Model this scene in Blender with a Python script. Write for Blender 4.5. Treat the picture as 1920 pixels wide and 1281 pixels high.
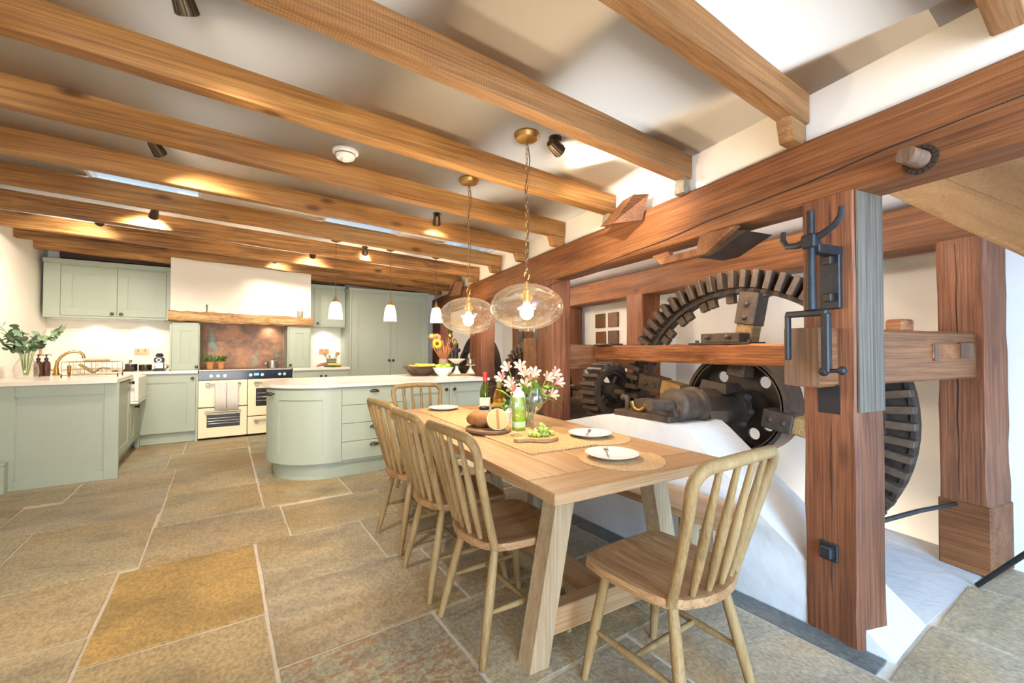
import bpy, bmesh, math, random
from mathutils import Vector, Matrix, Euler, noise
PI = math.pi
R = math.radians
rnd = random.Random(7)
S = bpy.context.scene
for o in list(bpy.data.objects):
    bpy.data.objects.remove(o)
COL = S.collection

# ------------------------------------------------------------------ camera
cam_d = bpy.data.cameras.new('camera')
cam = bpy.data.objects.new('camera', cam_d); COL.objects.link(cam)
cam_d.sensor_width = 36; cam_d.lens = 805.7 / 1920 * 36
cam_d.clip_start = 0.03; cam_d.clip_end = 100
cam.location = (0, 0, 1.2)
cam.rotation_euler = (R(90) + math.atan(14.5 / 805.7), 0, -R(34.08))
S.camera = cam

# ------------------------------------------------------------------ sky, daylight, exposure
W = bpy.data.worlds.new('sky'); S.world = W; W.use_nodes = True
bg = W.node_tree.nodes['Background']
bg.inputs[0].default_value = (0.58, 0.80, 1.0, 1); bg.inputs[1].default_value = 0.92
S.view_settings.view_transform = 'Standard'; S.view_settings.look = 'None'
S.view_settings.exposure = 0.76; S.view_settings.gamma = 1.0
S.view_settings.use_curve_mapping = False

def lamp(name, kind, loc, energy, color, parent=None, rot=None, **kw):
    d = bpy.data.lights.new(name, kind); d.energy = energy; d.color = color
    for k, v in kw.items(): setattr(d, k, v)
    o = bpy.data.objects.new(name, d); COL.objects.link(o)
    o.location = loc
    if rot is not None: o.rotation_euler = rot
    if parent: o.parent = parent
    return o
def aim(d):
    return Vector(d).to_track_quat('-Z', 'Y').to_euler()
WARM = (1.0, 0.86, 0.68); WARM2 = (1.0, 0.90, 0.76)
# cool daylight through glazing behind the camera; the left lamp is added ceiling fill
lamp('daylight_right_doors', 'AREA', (0.8, -2.3, 1.3), 46, (0.19, 0.52, 1.0), rot=aim((0.78, 1, -0.28)), shape='RECTANGLE', size=1.8, size_y=1.9, spread=R(85))
lamp('added_left_fill', 'AREA', (-0.9, -2.8, 0.6), 185, (1.0, 0.96, 0.91), rot=aim((0.05, 1, 0.8)), shape='RECTANGLE', size=3.4, size_y=2.0)

# ------------------------------------------------------------------ materials
MATS = {}
def newmat(name):
    m = bpy.data.materials.new(name); m.use_nodes = True
    nt = m.node_tree; b = nt.nodes['Principled BSDF']
    return m, nt, b
def nd(nt, t, **kw):
    n = nt.nodes.new(t)
    for k, v in kw.items():
        if k in n.inputs: n.inputs[k].default_value = v
        else: setattr(n, k, v)
    return n
def ln(nt, a, b): nt.links.new(a, b)
def ramp(nt, stops):
    n = nt.nodes.new('ShaderNodeValToRGB')
    el = n.color_ramp.elements
    while len(el) < len(stops): el.new(0.5)
    for e, (p, c) in zip(el, stops):
        e.position = p; e.color = (c[0], c[1], c[2], 1)
    return n
def coords(nt, scale, rot=(0, 0, 0), rand=True):
    tc = nt.nodes.new('ShaderNodeTexCoord'); mp = nt.nodes.new('ShaderNodeMapping')
    mp.inputs['Scale'].default_value = scale; mp.inputs['Rotation'].default_value = rot
    ln(nt, tc.outputs['Object'], mp.inputs['Vector'])
    if rand:
        oi = nt.nodes.new('ShaderNodeObjectInfo')
        mu = nd(nt, 'ShaderNodeMath', operation='MULTIPLY'); mu.inputs[1].default_value = 37.0
        ln(nt, oi.outputs['Random'], mu.inputs[0]); ln(nt, mu.outputs[0], mp.inputs['Location'])
    return mp.outputs['Vector']
def mixc(nt, fac, a, b, mode='MIX'):
    n = nt.nodes.new('ShaderNodeMix'); n.data_type = 'RGBA'; n.blend_type = mode
    for sock, v in ((n.inputs[0], fac), (n.inputs[6], a), (n.inputs[7], b)):
        if hasattr(v, 'is_linked'): ln(nt, v, sock)
        elif isinstance(v, (int, float)): sock.default_value = v
        else: sock.default_value = (v[0], v[1], v[2], 1)
    return n.outputs[2]
def bumpit(nt, b, h, strength, dist=0.01):
    n = nt.nodes.new('ShaderNodeBump'); n.inputs['Strength'].default_value = strength
    n.inputs['Distance'].default_value = dist
    ln(nt, h, n.inputs['Height']); ln(nt, n.outputs[0], b.inputs['Normal'])

def plain(name, col, rough=0.5, metal=0.0, var=0.0, scale=8, bump=0.0, spec=0.5, emit=None, estr=0):
    if name in MATS: return MATS[name]
    m, nt, b = newmat(name)
    b.inputs['Base Color'].default_value = (*col, 1)
    b.inputs['Roughness'].default_value = rough; b.inputs['Metallic'].default_value = metal
    b.inputs['Specular IOR Level'].default_value = spec
    v = None
    if var or bump:
        v = coords(nt, (scale,) * 3)
        n = nd(nt, 'ShaderNodeTexNoise', Scale=1.0, Detail=4.0, Roughness=0.6)
        ln(nt, v, n.inputs['Vector'])
        if var:
            r = ramp(nt, [(0.25, [c * (1 - var) for c in col]), (0.75, [min(1, c * (1 + var)) for c in col])])
            ln(nt, n.outputs[0], r.inputs[0]); ln(nt, r.outputs[0], b.inputs['Base Color'])
        if bump: bumpit(nt, b, n.outputs[0], bump)
    if emit:
        b.inputs['Emission Color'].default_value = (*emit, 1); b.inputs['Emission Strength'].default_value = estr
    MATS[name] = m
    return m

def wood(name, dark, mid, light, axis='x', rings=9.0, rough=0.6, bump=0.25, knots=0.5, saw=0.0, streak=0.5, grain=0.3):
    if name in MATS: return MATS[name]
    m, nt, b = newmat(name)
    i = 'xyz'.index(axis)
    sc = [rings] * 3; sc[i] = rings * 0.09
    v = coords(nt, sc)
    n1 = nd(nt, 'ShaderNodeTexNoise', Scale=1.0, Detail=3.0, Roughness=0.55, Distortion=0.6)
    ln(nt, v, n1.inputs['Vector'])
    sc2 = [rings * 11] * 3; sc2[i] = rings * 0.35
    v2 = coords(nt, sc2)
    n2 = nd(nt, 'ShaderNodeTexNoise', Scale=1.0, Detail=2.0, Roughness=0.7)
    ln(nt, v2, n2.inputs['Vector'])
    ad = nd(nt, 'ShaderNodeMath', operation='MULTIPLY_ADD'); ad.inputs[1].default_value = streak
    ln(nt, n2.outputs[0], ad.inputs[0]); ln(nt, n1.outputs[0], ad.inputs[2])
    s0 = 0.30 + 0.5 * streak
    r = ramp(nt, [(s0 - 0.12, dark), (s0 + 0.16, mid), (s0 + 0.42, light)])
    ln(nt, ad.outputs[0], r.inputs[0])
    out = r.outputs[0]
    if grain:
        sc3 = [rings * 17] * 3; sc3[i] = rings * 0.22
        v3 = coords(nt, sc3)
        n3 = nd(nt, 'ShaderNodeTexNoise', Scale=1.0, Detail=2.0, Roughness=0.6); ln(nt, v3, n3.inputs['Vector'])
        r3 = ramp(nt, [(0.36, (1 - grain,) * 3), (0.60, (1 + grain * .25,) * 3)]); ln(nt, n3.outputs[0], r3.inputs[0])
        out = mixc(nt, 1.0, out, r3.outputs[0], 'MULTIPLY')
        sc4 = [1.6] * 3; sc4[i] = 0.8
        n4 = nd(nt, 'ShaderNodeTexNoise', Scale=1.0, Detail=4.0, Roughness=0.6); ln(nt, coords(nt, sc4), n4.inputs['Vector'])
        r4 = ramp(nt, [(0.34, (1 - grain * .8,) * 3), (0.62, (1 + grain * .2,) * 3)]); ln(nt, n4.outputs[0], r4.inputs[0])
        out = mixc(nt, 1.0, out, r4.outputs[0], 'MULTIPLY')
    if knots:
        sk = [5.5] * 3; sk[i] = 2.2
        vk = coords(nt, sk)
        vo = nd(nt, 'ShaderNodeTexVoronoi', Scale=1.0); ln(nt, vk, vo.inputs['Vector'])
        rk = ramp(nt, [(0.06, (knots,) * 3), (0.11, (knots * .55,) * 3), (0.17, (0, 0, 0))])
        ln(nt, vo.outputs['Distance'], rk.inputs[0])
        out = mixc(nt, rk.outputs[0], out, [c * 0.45 for c in dark])
    if saw:
        vs = coords(nt, (1, 1, 1), rand=False)
        ws = nd(nt, 'ShaderNodeTexWave', Scale=28.0, Distortion=2.5, Detail=2.0); ws.bands_direction = axis.upper()
        ws.inputs['Detail Scale'].default_value = 2.0
        ln(nt, vs, ws.inputs['Vector'])
        rs = ramp(nt, [(0.1, (saw,) * 3), (0.6, (0, 0, 0))]); ln(nt, ws.outputs[0], rs.inputs[0])
        out = mixc(nt, rs.outputs[0], out, dark)
    ln(nt, out, b.inputs['Base Color'])
    b.inputs['Roughness'].default_value = rough; b.inputs['Specular IOR Level'].default_value = 0.35
    bumpit(nt, b, ad.outputs[0], bump, 0.006)
    MATS[name] = m
    return m

def stone(name, cols, scale=2.2, stain=None, rough=0.55):
    m, nt, b = newmat(name)
    oi = nt.nodes.new('ShaderNodeObjectInfo')
    rp = ramp(nt, [(k / (len(cols) - 1), c) for k, c in enumerate(cols)])
    ln(nt, oi.outputs['Random'], rp.inputs[0])
    v = coords(nt, (scale, scale * 1.7, scale))
    n1 = nd(nt, 'ShaderNodeTexNoise', Scale=1.0, Detail=6.0, Roughness=0.65, Distortion=0.5); ln(nt, v, n1.inputs['Vector'])
    r1 = ramp(nt, [(0.30, (0.52, 0.52, 0.54)), (0.5, (0.95, 0.95, 0.95)), (0.72, (1.28, 1.22, 1.1))]); ln(nt, n1.outputs[0], r1.inputs[0])
    c = mixc(nt, 0.75, rp.outputs[0], r1.outputs[0], 'MULTIPLY')
    n3 = nd(nt, 'ShaderNodeTexNoise', Scale=0.45, Detail=3.0); ln(nt, v, n3.inputs['Vector'])
    r3 = ramp(nt, [(0.46, (0, 0, 0)), (0.68, (0.6, 0.6, 0.6))]); ln(nt, n3.outputs[0], r3.inputs[0])
    c = mixc(nt, r3.outputs[0], c, (0.42, 0.27, 0.10))
    v2 = coords(nt, (70, 45, 70))
    n2 = nd(nt, 'ShaderNodeTexNoise', Scale=1.0, Detail=3.0, Roughness=0.7); ln(nt, v2, n2.inputs['Vector'])
    r2 = ramp(nt, [(0.35, (0.60, 0.60, 0.60)), (0.65, (1.16, 1.16, 1.16))]); ln(nt, n2.outputs[0], r2.inputs[0])
    c = mixc(nt, 0.8, c, r2.outputs[0], 'MULTIPLY')
    if stain:
        n4 = nd(nt, 'ShaderNodeTexNoise', Scale=7.0, Detail=5.0, Roughness=0.7, Distortion=1.2); ln(nt, v, n4.inputs['Vector'])
        r4 = ramp(nt, [(0.50, (0, 0, 0)), (0.56, (0.75, 0.75, 0.75))]); ln(nt, n4.outputs[0], r4.inputs[0])
        c = mixc(nt, r4.outputs[0], c, stain)
    ln(nt, c, b.inputs['Base Color']); b.inputs['Roughness'].default_value = rough
    h = nd(nt, 'ShaderNodeMath', operation='MULTIPLY_ADD'); h.inputs[1].default_value = 0.25
    ln(nt, n2.outputs[0], h.inputs[0]); ln(nt, n1.outputs[0], h.inputs[2])
    bumpit(nt, b, h.outputs[0], 0.8, 0.014)
    MATS[name] = m
    return m

def glass(name, tint=(1, 1, 1), refl=1.0, rough=0.02, haze=0.0, hcol=(1, 0.9, 0.75)):
    if name in MATS: return MATS[name]
    m, nt, b = newmat(name)
    nt.nodes.remove(b); out = nt.nodes['Material Output']
    t = nt.nodes.new('ShaderNodeBsdfTransparent'); t.inputs[0].default_value = (*tint, 1)
    g = nt.nodes.new('ShaderNodeBsdfGlossy'); g.inputs['Roughness'].default_value = rough
    lw = nd(nt, 'ShaderNodeLayerWeight', Blend=0.25)
    mu = nd(nt, 'ShaderNodeMath', operation='MULTIPLY_ADD'); mu.inputs[1].default_value = 0.55 * refl; mu.inputs[2].default_value = 0.05
    ln(nt, lw.outputs['Facing'], mu.inputs[0])
    mx = nt.nodes.new('ShaderNodeMixShader')
    ln(nt, mu.outputs[0], mx.inputs[0]); ln(nt, t.outputs[0], mx.inputs[1]); ln(nt, g.outputs[0], mx.inputs[2])
    sh = mx.outputs[0]
    if haze:
        tr = nt.nodes.new('ShaderNodeBsdfTranslucent'); tr.inputs[0].default_value = (*hcol, 1)
        m2 = nt.nodes.new('ShaderNodeMixShader'); m2.inputs[0].default_value = haze
        ln(nt, sh, m2.inputs[1]); ln(nt, tr.outputs[0], m2.inputs[2]); sh = m2.outputs[0]
    ln(nt, sh, out.inputs[0])
    MATS[name] = m
    return m

M_plaster = plain('lime_plaster', (0.85, 0.81, 0.74), 0.85, var=0.03, scale=3, bump=0.12)
M_ceil = plain('ceiling_paint', (0.93, 0.915, 0.895), 0.9)
M_rough = plain('rough_whitewash', (0.58, 0.58, 0.565), 0.85, var=0.05, scale=9, bump=0.7)
M_grout = plain('lime_grout', (0.66, 0.60, 0.50), 0.9, var=0.12, scale=30, bump=0.3)
M_cab = plain('sage_paint', (0.375, 0.435, 0.365), 0.42, var=0.015, scale=2)
M_top = plain('pale_quartz', (0.80, 0.74, 0.67), 0.22, var=0.02, scale=40)
M_cream = plain('cream_enamel', (0.83, 0.74, 0.52), 0.25)
M_white = plain('white_china', (0.82, 0.82, 0.80), 0.2)
M_black = plain('black_enamel', (0.015, 0.016, 0.02), 0.25)
M_bluebl = plain('dark_blue_panel', (0.012, 0.02, 0.045), 0.18)
M_steel = plain('brushed_steel', (0.62, 0.61, 0.58), 0.28, 1.0)
M_dsteel = plain('tarnished_steel', (0.36, 0.33, 0.28), 0.4, 1.0)
M_bronze = plain('antique_bronze', (0.10, 0.075, 0.05), 0.38, 0.9)
M_brass = plain('aged_brass', (0.45, 0.28, 0.10), 0.35, 1.0, var=0.2, scale=20)
M_copper = plain('copper_plate', (0.72, 0.32, 0.17), 0.35, 1.0)
M_iron = plain('mill_iron', (0.036, 0.024, 0.016), 0.55, 0.15, var=0.45, scale=14, bump=0.4)
M_iron2 = plain('rusty_iron', (0.070, 0.045, 0.028), 0.58, 0.15, var=0.45, scale=18, bump=0.4)
M_iron3 = plain('blue_black_iron', (0.022, 0.024, 0.027), 0.5, 0.3, var=0.3, scale=25, bump=0.25)
M_jute = plain('woven_jute', (0.55, 0.36, 0.18), 0.9, var=0.25, scale=90, bump=0.8)
M_terra = plain('terracotta', (0.56, 0.24, 0.10), 0.8, var=0.08, scale=20)
M_leaf = plain('green_leaf', (0.10, 0.24, 0.05), 0.5, var=0.35, scale=12)
M_euc = plain('eucalyptus_leaf', (0.14, 0.22, 0.13), 0.55, var=0.3, scale=14)
M_lime = plain('lime_green_label', (0.26, 0.47, 0.02), 0.4)
M_grape = plain('grape_skin', (0.38, 0.48, 0.10), 0.3, var=0.15, scale=30)
M_apple = plain('apple_skin', (0.36, 0.55, 0.05), 0.3, var=0.15, scale=15)
M_banana = plain('banana_skin', (0.80, 0.52, 0.05), 0.5, var=0.12, scale=20)
M_bread = plain('bread_crust', (0.30, 0.13, 0.04), 0.8, var=0.4, scale=25, bump=0.5)
M_pink = plain('pink_petal', (0.72, 0.36, 0.30), 0.6, var=0.12, scale=30)
M_yel = plain('yellow_petal', (0.80, 0.45, 0.02), 0.6, var=0.2, scale=30)
M_rust = plain('rust_petal', (0.35, 0.09, 0.02), 0.7, var=0.3, scale=30)
M_stem = plain('dry_stem', (0.42, 0.24, 0.12), 0.8)
M_gstem = plain('green_stem', (0.17, 0.30, 0.06), 0.6)
M_glass = glass('clear_glass')
M_amber = glass('amber_tinted_glass', (0.96, 0.89, 0.76), 1.4, 0.03, 0.010)
M_gbottle = glass('green_bottle_glass', (0.45, 0.52, 0.08), 0.9, 0.02, 0.10, (0.4, 0.5, 0.05))
M_obottle = glass('honey_bottle_glass', (0.86, 0.62, 0.06), 0.9, 0.02, 0.15, (0.9, 0.6, 0.05))
M_bulb = plain('lit_bulb', (1, 0.9, 0.7), 0.3, emit=(1, 0.72, 0.38), estr=60)
M_lens = plain('lit_lens', (1, 0.95, 0.85), 0.3, emit=(1, 0.85, 0.62), estr=25)
M_screen = plain('blue_clock_display', (0.02, 0.05, 0.3), 0.3, emit=(0.1, 0.25, 1.0), estr=2.0)
M_shadow = plain('dark_void', (0.02, 0.015, 0.012), 0.9)

W_joist = wood('pine_joist_wood', (0.165, 0.062, 0.014), (0.340, 0.152, 0.039), (0.461, 0.236, 0.070), 'x', 7, 0.6, 0.15, 0.85, grain=0.32)
W_joist2 = wood('sawn_joist_wood', (0.166, 0.073, 0.025), (0.309, 0.150, 0.055), (0.395, 0.214, 0.090), 'x', 7, 0.65, 0.25, 0.8, saw=0.35)
W_old = wood('old_oak_joist', (0.104, 0.040, 0.011), (0.376, 0.174, 0.053), (0.522, 0.270, 0.090), 'x', 8, 0.65, 0.3, 0.9, grain=0.55)
W_mill = wood('mill_timber_lengthwise', (0.098, 0.032, 0.010), (0.237, 0.086, 0.028), (0.316, 0.132, 0.046), 'y', 8, 0.6, 0.3, 0.5, saw=0.08, streak=0.4, grain=0.36)
W_post = wood('mill_timber_upright', (0.079, 0.026, 0.012), (0.200, 0.071, 0.030), (0.270, 0.107, 0.048), 'z', 8, 0.6, 0.35, 0.5, streak=0.4, grain=0.40)
W_cross = wood('mill_timber_crosswise', (0.093, 0.034, 0.014), (0.219, 0.089, 0.035), (0.288, 0.127, 0.052), 'x', 8, 0.6, 0.3, 0.5, streak=0.4, grain=0.36)
W_red = wood('reddish_worn_timber', (0.110, 0.032, 0.010), (0.330, 0.113, 0.034), (0.470, 0.198, 0.068), 'y', 9, 0.6, 0.4, 0.7, streak=0.45, grain=0.5)
W_gold = wood('pale_new_oak', (0.195, 0.090, 0.026), (0.345, 0.188, 0.060), (0.435, 0.270, 0.105), 'x', 8, 0.7, 0.5, 0.3)
W_lintel = wood('mantel_oak', (0.153, 0.071, 0.022), (0.459, 0.255, 0.108), (0.714, 0.459, 0.229), 'x', 9, 0.7, 0.8, 0.4, grain=0.6)
W_table = wood('table_oak', (0.297, 0.158, 0.069), (0.416, 0.248, 0.119), (0.495, 0.327, 0.178), 'y', 11, 0.45, 0.08, 0.0, grain=0.18)
W_tablex = wood('table_oak_crosswise', (0.297, 0.158, 0.069), (0.416, 0.248, 0.119), (0.495, 0.327, 0.178), 'x', 11, 0.45, 0.08, 0.0, grain=0.18)
W_legz = wood('table_leg_oak', (0.270, 0.180, 0.099), (0.360, 0.261, 0.153), (0.423, 0.333, 0.216), 'z', 11, 0.55, 0.1, 0.0, grain=0.22)
W_chair = wood('weathered_chair_oak', (0.168, 0.098, 0.038), (0.292, 0.192, 0.080), (0.360, 0.255, 0.121), 'z', 14, 0.55, 0.15, 0.35, grain=0.18)
W_seat = wood('chair_seat_oak', (0.187, 0.089, 0.036), (0.336, 0.187, 0.084), (0.437, 0.275, 0.136), 'y', 12, 0.5, 0.15, 0.3)
W_stair = wood('pale_stair_ash', (0.280, 0.168, 0.081), (0.364, 0.238, 0.126), (0.420, 0.294, 0.168), 'y', 7, 0.45, 0.08, 0.0, grain=0.15)
W_lime = wood('limewashed_timber', (0.09, 0.068, 0.05), (0.145, 0.115, 0.085), (0.20, 0.165, 0.125), 'z', 8, 0.75, 0.3, 0.3, grain=0.4)
W_spoon = wood('spoon_beech', (0.40, 0.24, 0.12), (0.55, 0.36, 0.19), (0.64, 0.45, 0.26), 'z', 20, 0.6, 0.05, 0.0)
W_bowl = wood('rustic_bowl_wood', (0.035, 0.022, 0.014), (0.085, 0.055, 0.035), (0.14, 0.095, 0.06), 'x', 20, 0.8, 0.8, 0.0)
W_board = wood('board_beech', (0.36, 0.19, 0.07), (0.50, 0.30, 0.12), (0.58, 0.38, 0.18), 'x', 16, 0.5, 0.05, 0.0)
W_end = wood('weathered_end_grain', (0.1, 0.052, 0.03), (0.2, 0.115, 0.068), (0.27, 0.165, 0.105), 'z', 6, 0.75, 0.3, 0.3, streak=0.3, grain=0.25)
W_dark = wood('dark_sill_timber', (0.023, 0.013, 0.009), (0.059, 0.031, 0.020), (0.099, 0.054, 0.036), 'x', 8, 0.6, 0.3, 0.4)
slabcols = [(0.47, 0.385, 0.25), (0.42, 0.36, 0.255), (0.51, 0.42, 0.265), (0.45, 0.385, 0.285), (0.39, 0.365, 0.275), (0.50, 0.40, 0.23), (0.44, 0.36, 0.25)]
M_slab = stone('sandstone_flag', slabcols)
M_slabr = stone('rust_speckled_flag', [(0.40, 0.375, 0.27), (0.40, 0.375, 0.27)], stain=(0.31, 0.145, 0.065))
M_slabo = stone('ochre_flag', [(0.46, 0.31, 0.115), (0.46, 0.31, 0.115)])
M_slabg = stone('grey_border_stone', [(0.155, 0.165, 0.155), (0.17, 0.175, 0.16)])

# ------------------------------------------------------------------ mesh builder
class MB:
    def __init__(s): s.bm = bmesh.new(); s.rnd = s.flat = False
    def _xf(s, vs, mat):
        for v in vs: v.co = mat @ v.co
    def box(s, c, d, rot=None, bev=0.0):
        s.flat = True
        r = bmesh.ops.create_cube(s.bm, size=1.0)
        vs = r['verts']
        m = Matrix.Translation(c) @ (rot.to_matrix().to_4x4() if rot is not None else Matrix()) @ Matrix.Diagonal((*d, 1))
        s._xf(vs, m)
        if bev:
            es = list({e for v in vs for e in v.link_edges})
            bmesh.ops.bevel(s.bm, geom=es, offset=bev, segments=1, affect='EDGES', profile=0.5)
        return s
    def bb(s, x0, x1, y0, y1, z0, z1, bev=0.0):
        return s.box(((x0 + x1) / 2, (y0 + y1) / 2, (z0 + z1) / 2), (x1 - x0, y1 - y0, z1 - z0), None, bev)
    def hexa(s, b4, t4):
        s.flat = True
        vb = [s.bm.verts.new(p) for p in b4]; vt = [s.bm.verts.new(p) for p in t4]
        n = len(b4)
        s.bm.faces.new(vb[::-1]); s.bm.faces.new(vt)
        for i in range(n): s.bm.faces.new((vb[i], vb[(i + 1) % n], vt[(i + 1) % n], vt[i]))
        return s
    def prism(s, poly, h, mat=None):
        """polygon in xy extruded along z by h, then moved by mat"""
        m = mat or Matrix()
        return s.hexa([m @ Vector((p[0], p[1], 0)) for p in poly], [m @ Vector((p[0], p[1], h)) for p in poly])
    def bar(s, p0, p1, w, h, up=(0, 0, 1), bev=0.0, taper=1.0):
        p0 = Vector(p0); p1 = Vector(p1); z = (p1 - p0).normalized()
        x = Vector(up).cross(z).normalized(); y = z.cross(x)
        def ring(p, k): return [p + x * a * w / 2 * k + y * b_ * h / 2 * k for a, b_ in ((-1, -1), (1, -1), (1, 1), (-1, 1))]
        nv = len(s.bm.verts)
        s.hexa(ring(p0, 1), ring(p1, taper))
        if bev:
            s.bm.verts.ensure_lookup_table()
            es = list({e for v in s.bm.verts[nv:] for e in v.link_edges})
            bmesh.ops.bevel(s.bm, geom=es, offset=bev, segments=1, affect='EDGES', profile=0.5)
        return s
    def tube(s, pts, r, seg=8, closed=False, caps=True):
        pts = [Vector(p) for p in pts]; n = len(pts)
        s.rnd = s.rnd or seg > 7
        rs = r if isinstance(r, (list, tuple)) else [r] * n
        rings = []; prev = None
        for i, p in enumerate(pts):
            if closed: t = pts[(i + 1) % n] - pts[i - 1]
            else: t = pts[min(i + 1, n - 1)] - pts[max(i - 1, 0)]
            t.normalize()
            if prev is None:
                a = Vector((0, 0, 1)) if abs(t.z) < 0.9 else Vector((1, 0, 0))
                x = a.cross(t).normalized()
            else:
                x = (prev - t * prev.dot(t)).normalized()
            prev = x; y = t.cross(x)
            rings.append([s.bm.verts.new(p + (x * math.cos(2 * PI * k / seg) + y * math.sin(2 * PI * k / seg)) * rs[i]) for k in range(seg)])
        for i in range(n if closed else n - 1):
            a = rings[i]; b = rings[(i + 1) % n]
            for k in range(seg): s.bm.faces.new((a[k], a[(k + 1) % seg], b[(k + 1) % seg], b[k]))
        if caps and not closed:
            s.bm.faces.new(rings[0][::-1]); s.bm.faces.new(rings[-1])
        return s
    def cyl(s, p0, p1, r0, r1=None, seg=14):
        return s.tube([p0, p1], [r0, r0 if r1 is None else r1], seg)
    def lathe(s, prof, seg=24, mat=None, closed=False):
        """prof = (r, z) list turned about z"""
        m = mat or Matrix(); rings = []
        for r, z in prof:
            if r < 1e-5: rings.append([s.bm.verts.new(m @ Vector((0, 0, z)))])
            else: rings.append([s.bm.verts.new(m @ Vector((r * math.cos(2 * PI * k / seg), r * math.sin(2 * PI * k / seg), z))) for k in range(seg)])
        prs = list(zip(rings[:-1], rings[1:]))
        if closed: prs.append((rings[-1], rings[0]))
        for a, b in prs:
            for k in range(seg):
                k2 = (k + 1) % seg
                if len(a) == 1 and len(b) == 1: continue
                if len(a) == 1: s.bm.faces.new((a[0], b[k2], b[k]))
                elif len(b) == 1: s.bm.faces.new((a[k], a[k2], b[0]))
                else: s.bm.faces.new((a[k], a[k2], b[k2], b[k]))
        return s
    def ball(s, c, r, seg=12, rot=None):
        rr = r if isinstance(r, (tuple, list)) else (r, r, r)
        q = bmesh.ops.create_uvsphere(s.bm, u_segments=seg, v_segments=max(6, seg * 2 // 3), radius=1)
        m = Matrix.Translation(c) @ (rot.to_matrix().to_4x4() if rot is not None else Matrix()) @ Matrix.Diagonal((*rr, 1))
        s._xf(q['verts'], m)
        return s
    def quad(s, *p):
        s.bm.faces.new([s.bm.verts.new(q) for q in p]); return s
    def jitter(s, amt, sc=3.0, off=0.0):
        for v in s.bm.verts:
            q = v.co * sc + Vector((off, off * 1.7, off * 0.3))
            v.co += noise.noise_vector(q) * amt
        return s
    def mesh(s, name, mat, ang=None):
        if ang is None: ang = 50 if s.rnd and not s.flat else 35
        bmesh.ops.recalc_face_normals(s.bm, faces=s.bm.faces[:])
        ca = math.cos(R(ang))
        for f in s.bm.faces: f.smooth = True
        for e in s.bm.edges:
            if len(e.link_faces) == 2:
                if e.link_faces[0].normal.dot(e.link_faces[1].normal) < ca: e.smooth = False
        me = bpy.data.meshes.new(name); s.bm.to_mesh(me); s.bm.free()
        me.materials.append(mat)
        return me
    def build(s, name, mat, parent=None, label=None, kind=None, ang=None, mw=None):
        o = bpy.data.objects.new(name, s.mesh(name, mat, ang)); COL.objects.link(o)
        if parent: o.parent = parent
        if label: o['label'] = label
        if kind: o['kind'] = kind
        if mw is not None: o.matrix_basis = mw
        return o

def put(name, me, parent, loc=(0, 0, 0), rot=(0, 0, 0), scale=(1, 1, 1)):
    o = bpy.data.objects.new(name, me); COL.objects.link(o); o.parent = parent
    o.location = loc; o.rotation_euler = rot; o.scale = scale
    return o
def tag(o, label, cat, group=None):
    o['label'] = label; o['category'] = cat
    if group: o['group'] = group
    return o
def thing(name, label, cat, loc=(0, 0, 0), rz=0.0, group=None):
    o = bpy.data.objects.new(name, None); COL.objects.link(o)
    o.empty_display_size = 0.05; o.location = loc; o.rotation_euler = (0, 0, rz)
    return tag(o, label, cat, group)
def struct(o):
    o['kind'] = 'structure'; return o
def kids(o): return [c for c in bpy.data.objects if c.parent == o]
def dup(o, loc, rz=None, label=None, group=None, parent=None):
    c = o.copy(); COL.objects.link(c)
    if parent: c.parent = parent
    if loc is not None: c.location = loc
    if rz is not None: c.rotation_euler = (0, 0, rz)
    if label: c['label'] = label
    if group: c['group'] = group
    for k in kids(o): dup(k, None, parent=c)
    return c
def beam(p0, p1, w, h, jit=0.004, n=14, up=(0, 0, 1), bev=0.012, seed=0):
    """old timber: bevelled section swept with slight waviness"""
    mb = MB(); p0 = Vector(p0); p1 = Vector(p1); z = (p1 - p0).normalized()
    x = Vector(up).cross(z).normalized(); y = z.cross(x)
    q = bev; a, b = w / 2, h / 2
    sec = [(-a + q, -b), (a - q, -b), (a, -b + q), (a, b - q), (a - q, b), (-a + q, b), (-a, b - q), (-a, -b + q)]
    rings = []
    for i in range(n + 1):
        p = p0.lerp(p1, i / n); ring = []
        for k, (u, v) in enumerate(sec):
            nv = noise.noise_vector(Vector((i * 0.6 + seed * 9.1, k * 0.45, seed * 3.3)))
            ring.append(mb.bm.verts.new(p + x * (u + nv.x * jit) + y * (v + nv.y * jit)))
        rings.append(ring)
    m = len(sec)
    for i in range(n):
        for k in range(m): mb.bm.faces.new((rings[i][k], rings[i][(k + 1) % m], rings[i + 1][(k + 1) % m], rings[i + 1][k]))
    mb.bm.faces.new(rings[0][::-1]); mb.bm.faces.new(rings[-1])
    return mb

# mill frame axes: a along the main beam (away), b to the right; origin = near foot corner of the front post
TH = R(9.7); OX, OY = 2.107, 0.633
def ml(a, b, z=0.0):
    return Vector((OX + a * math.sin(TH) + b * math.cos(TH), OY + a * math.cos(TH) - b * math.sin(TH), z))
RZM = -TH     # local x = b, local y = a
MILL = Matrix.Translation((OX, OY, 0)) @ Matrix.Rotation(RZM, 4, 'Z')
def mthing(name, label, cat, a, b, z, group=None):
    return thing(name, label, cat, ml(a, b, z), RZM, group)
def zceil(x): return 2.345 + 0.037 * (2.3 - x)

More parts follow.
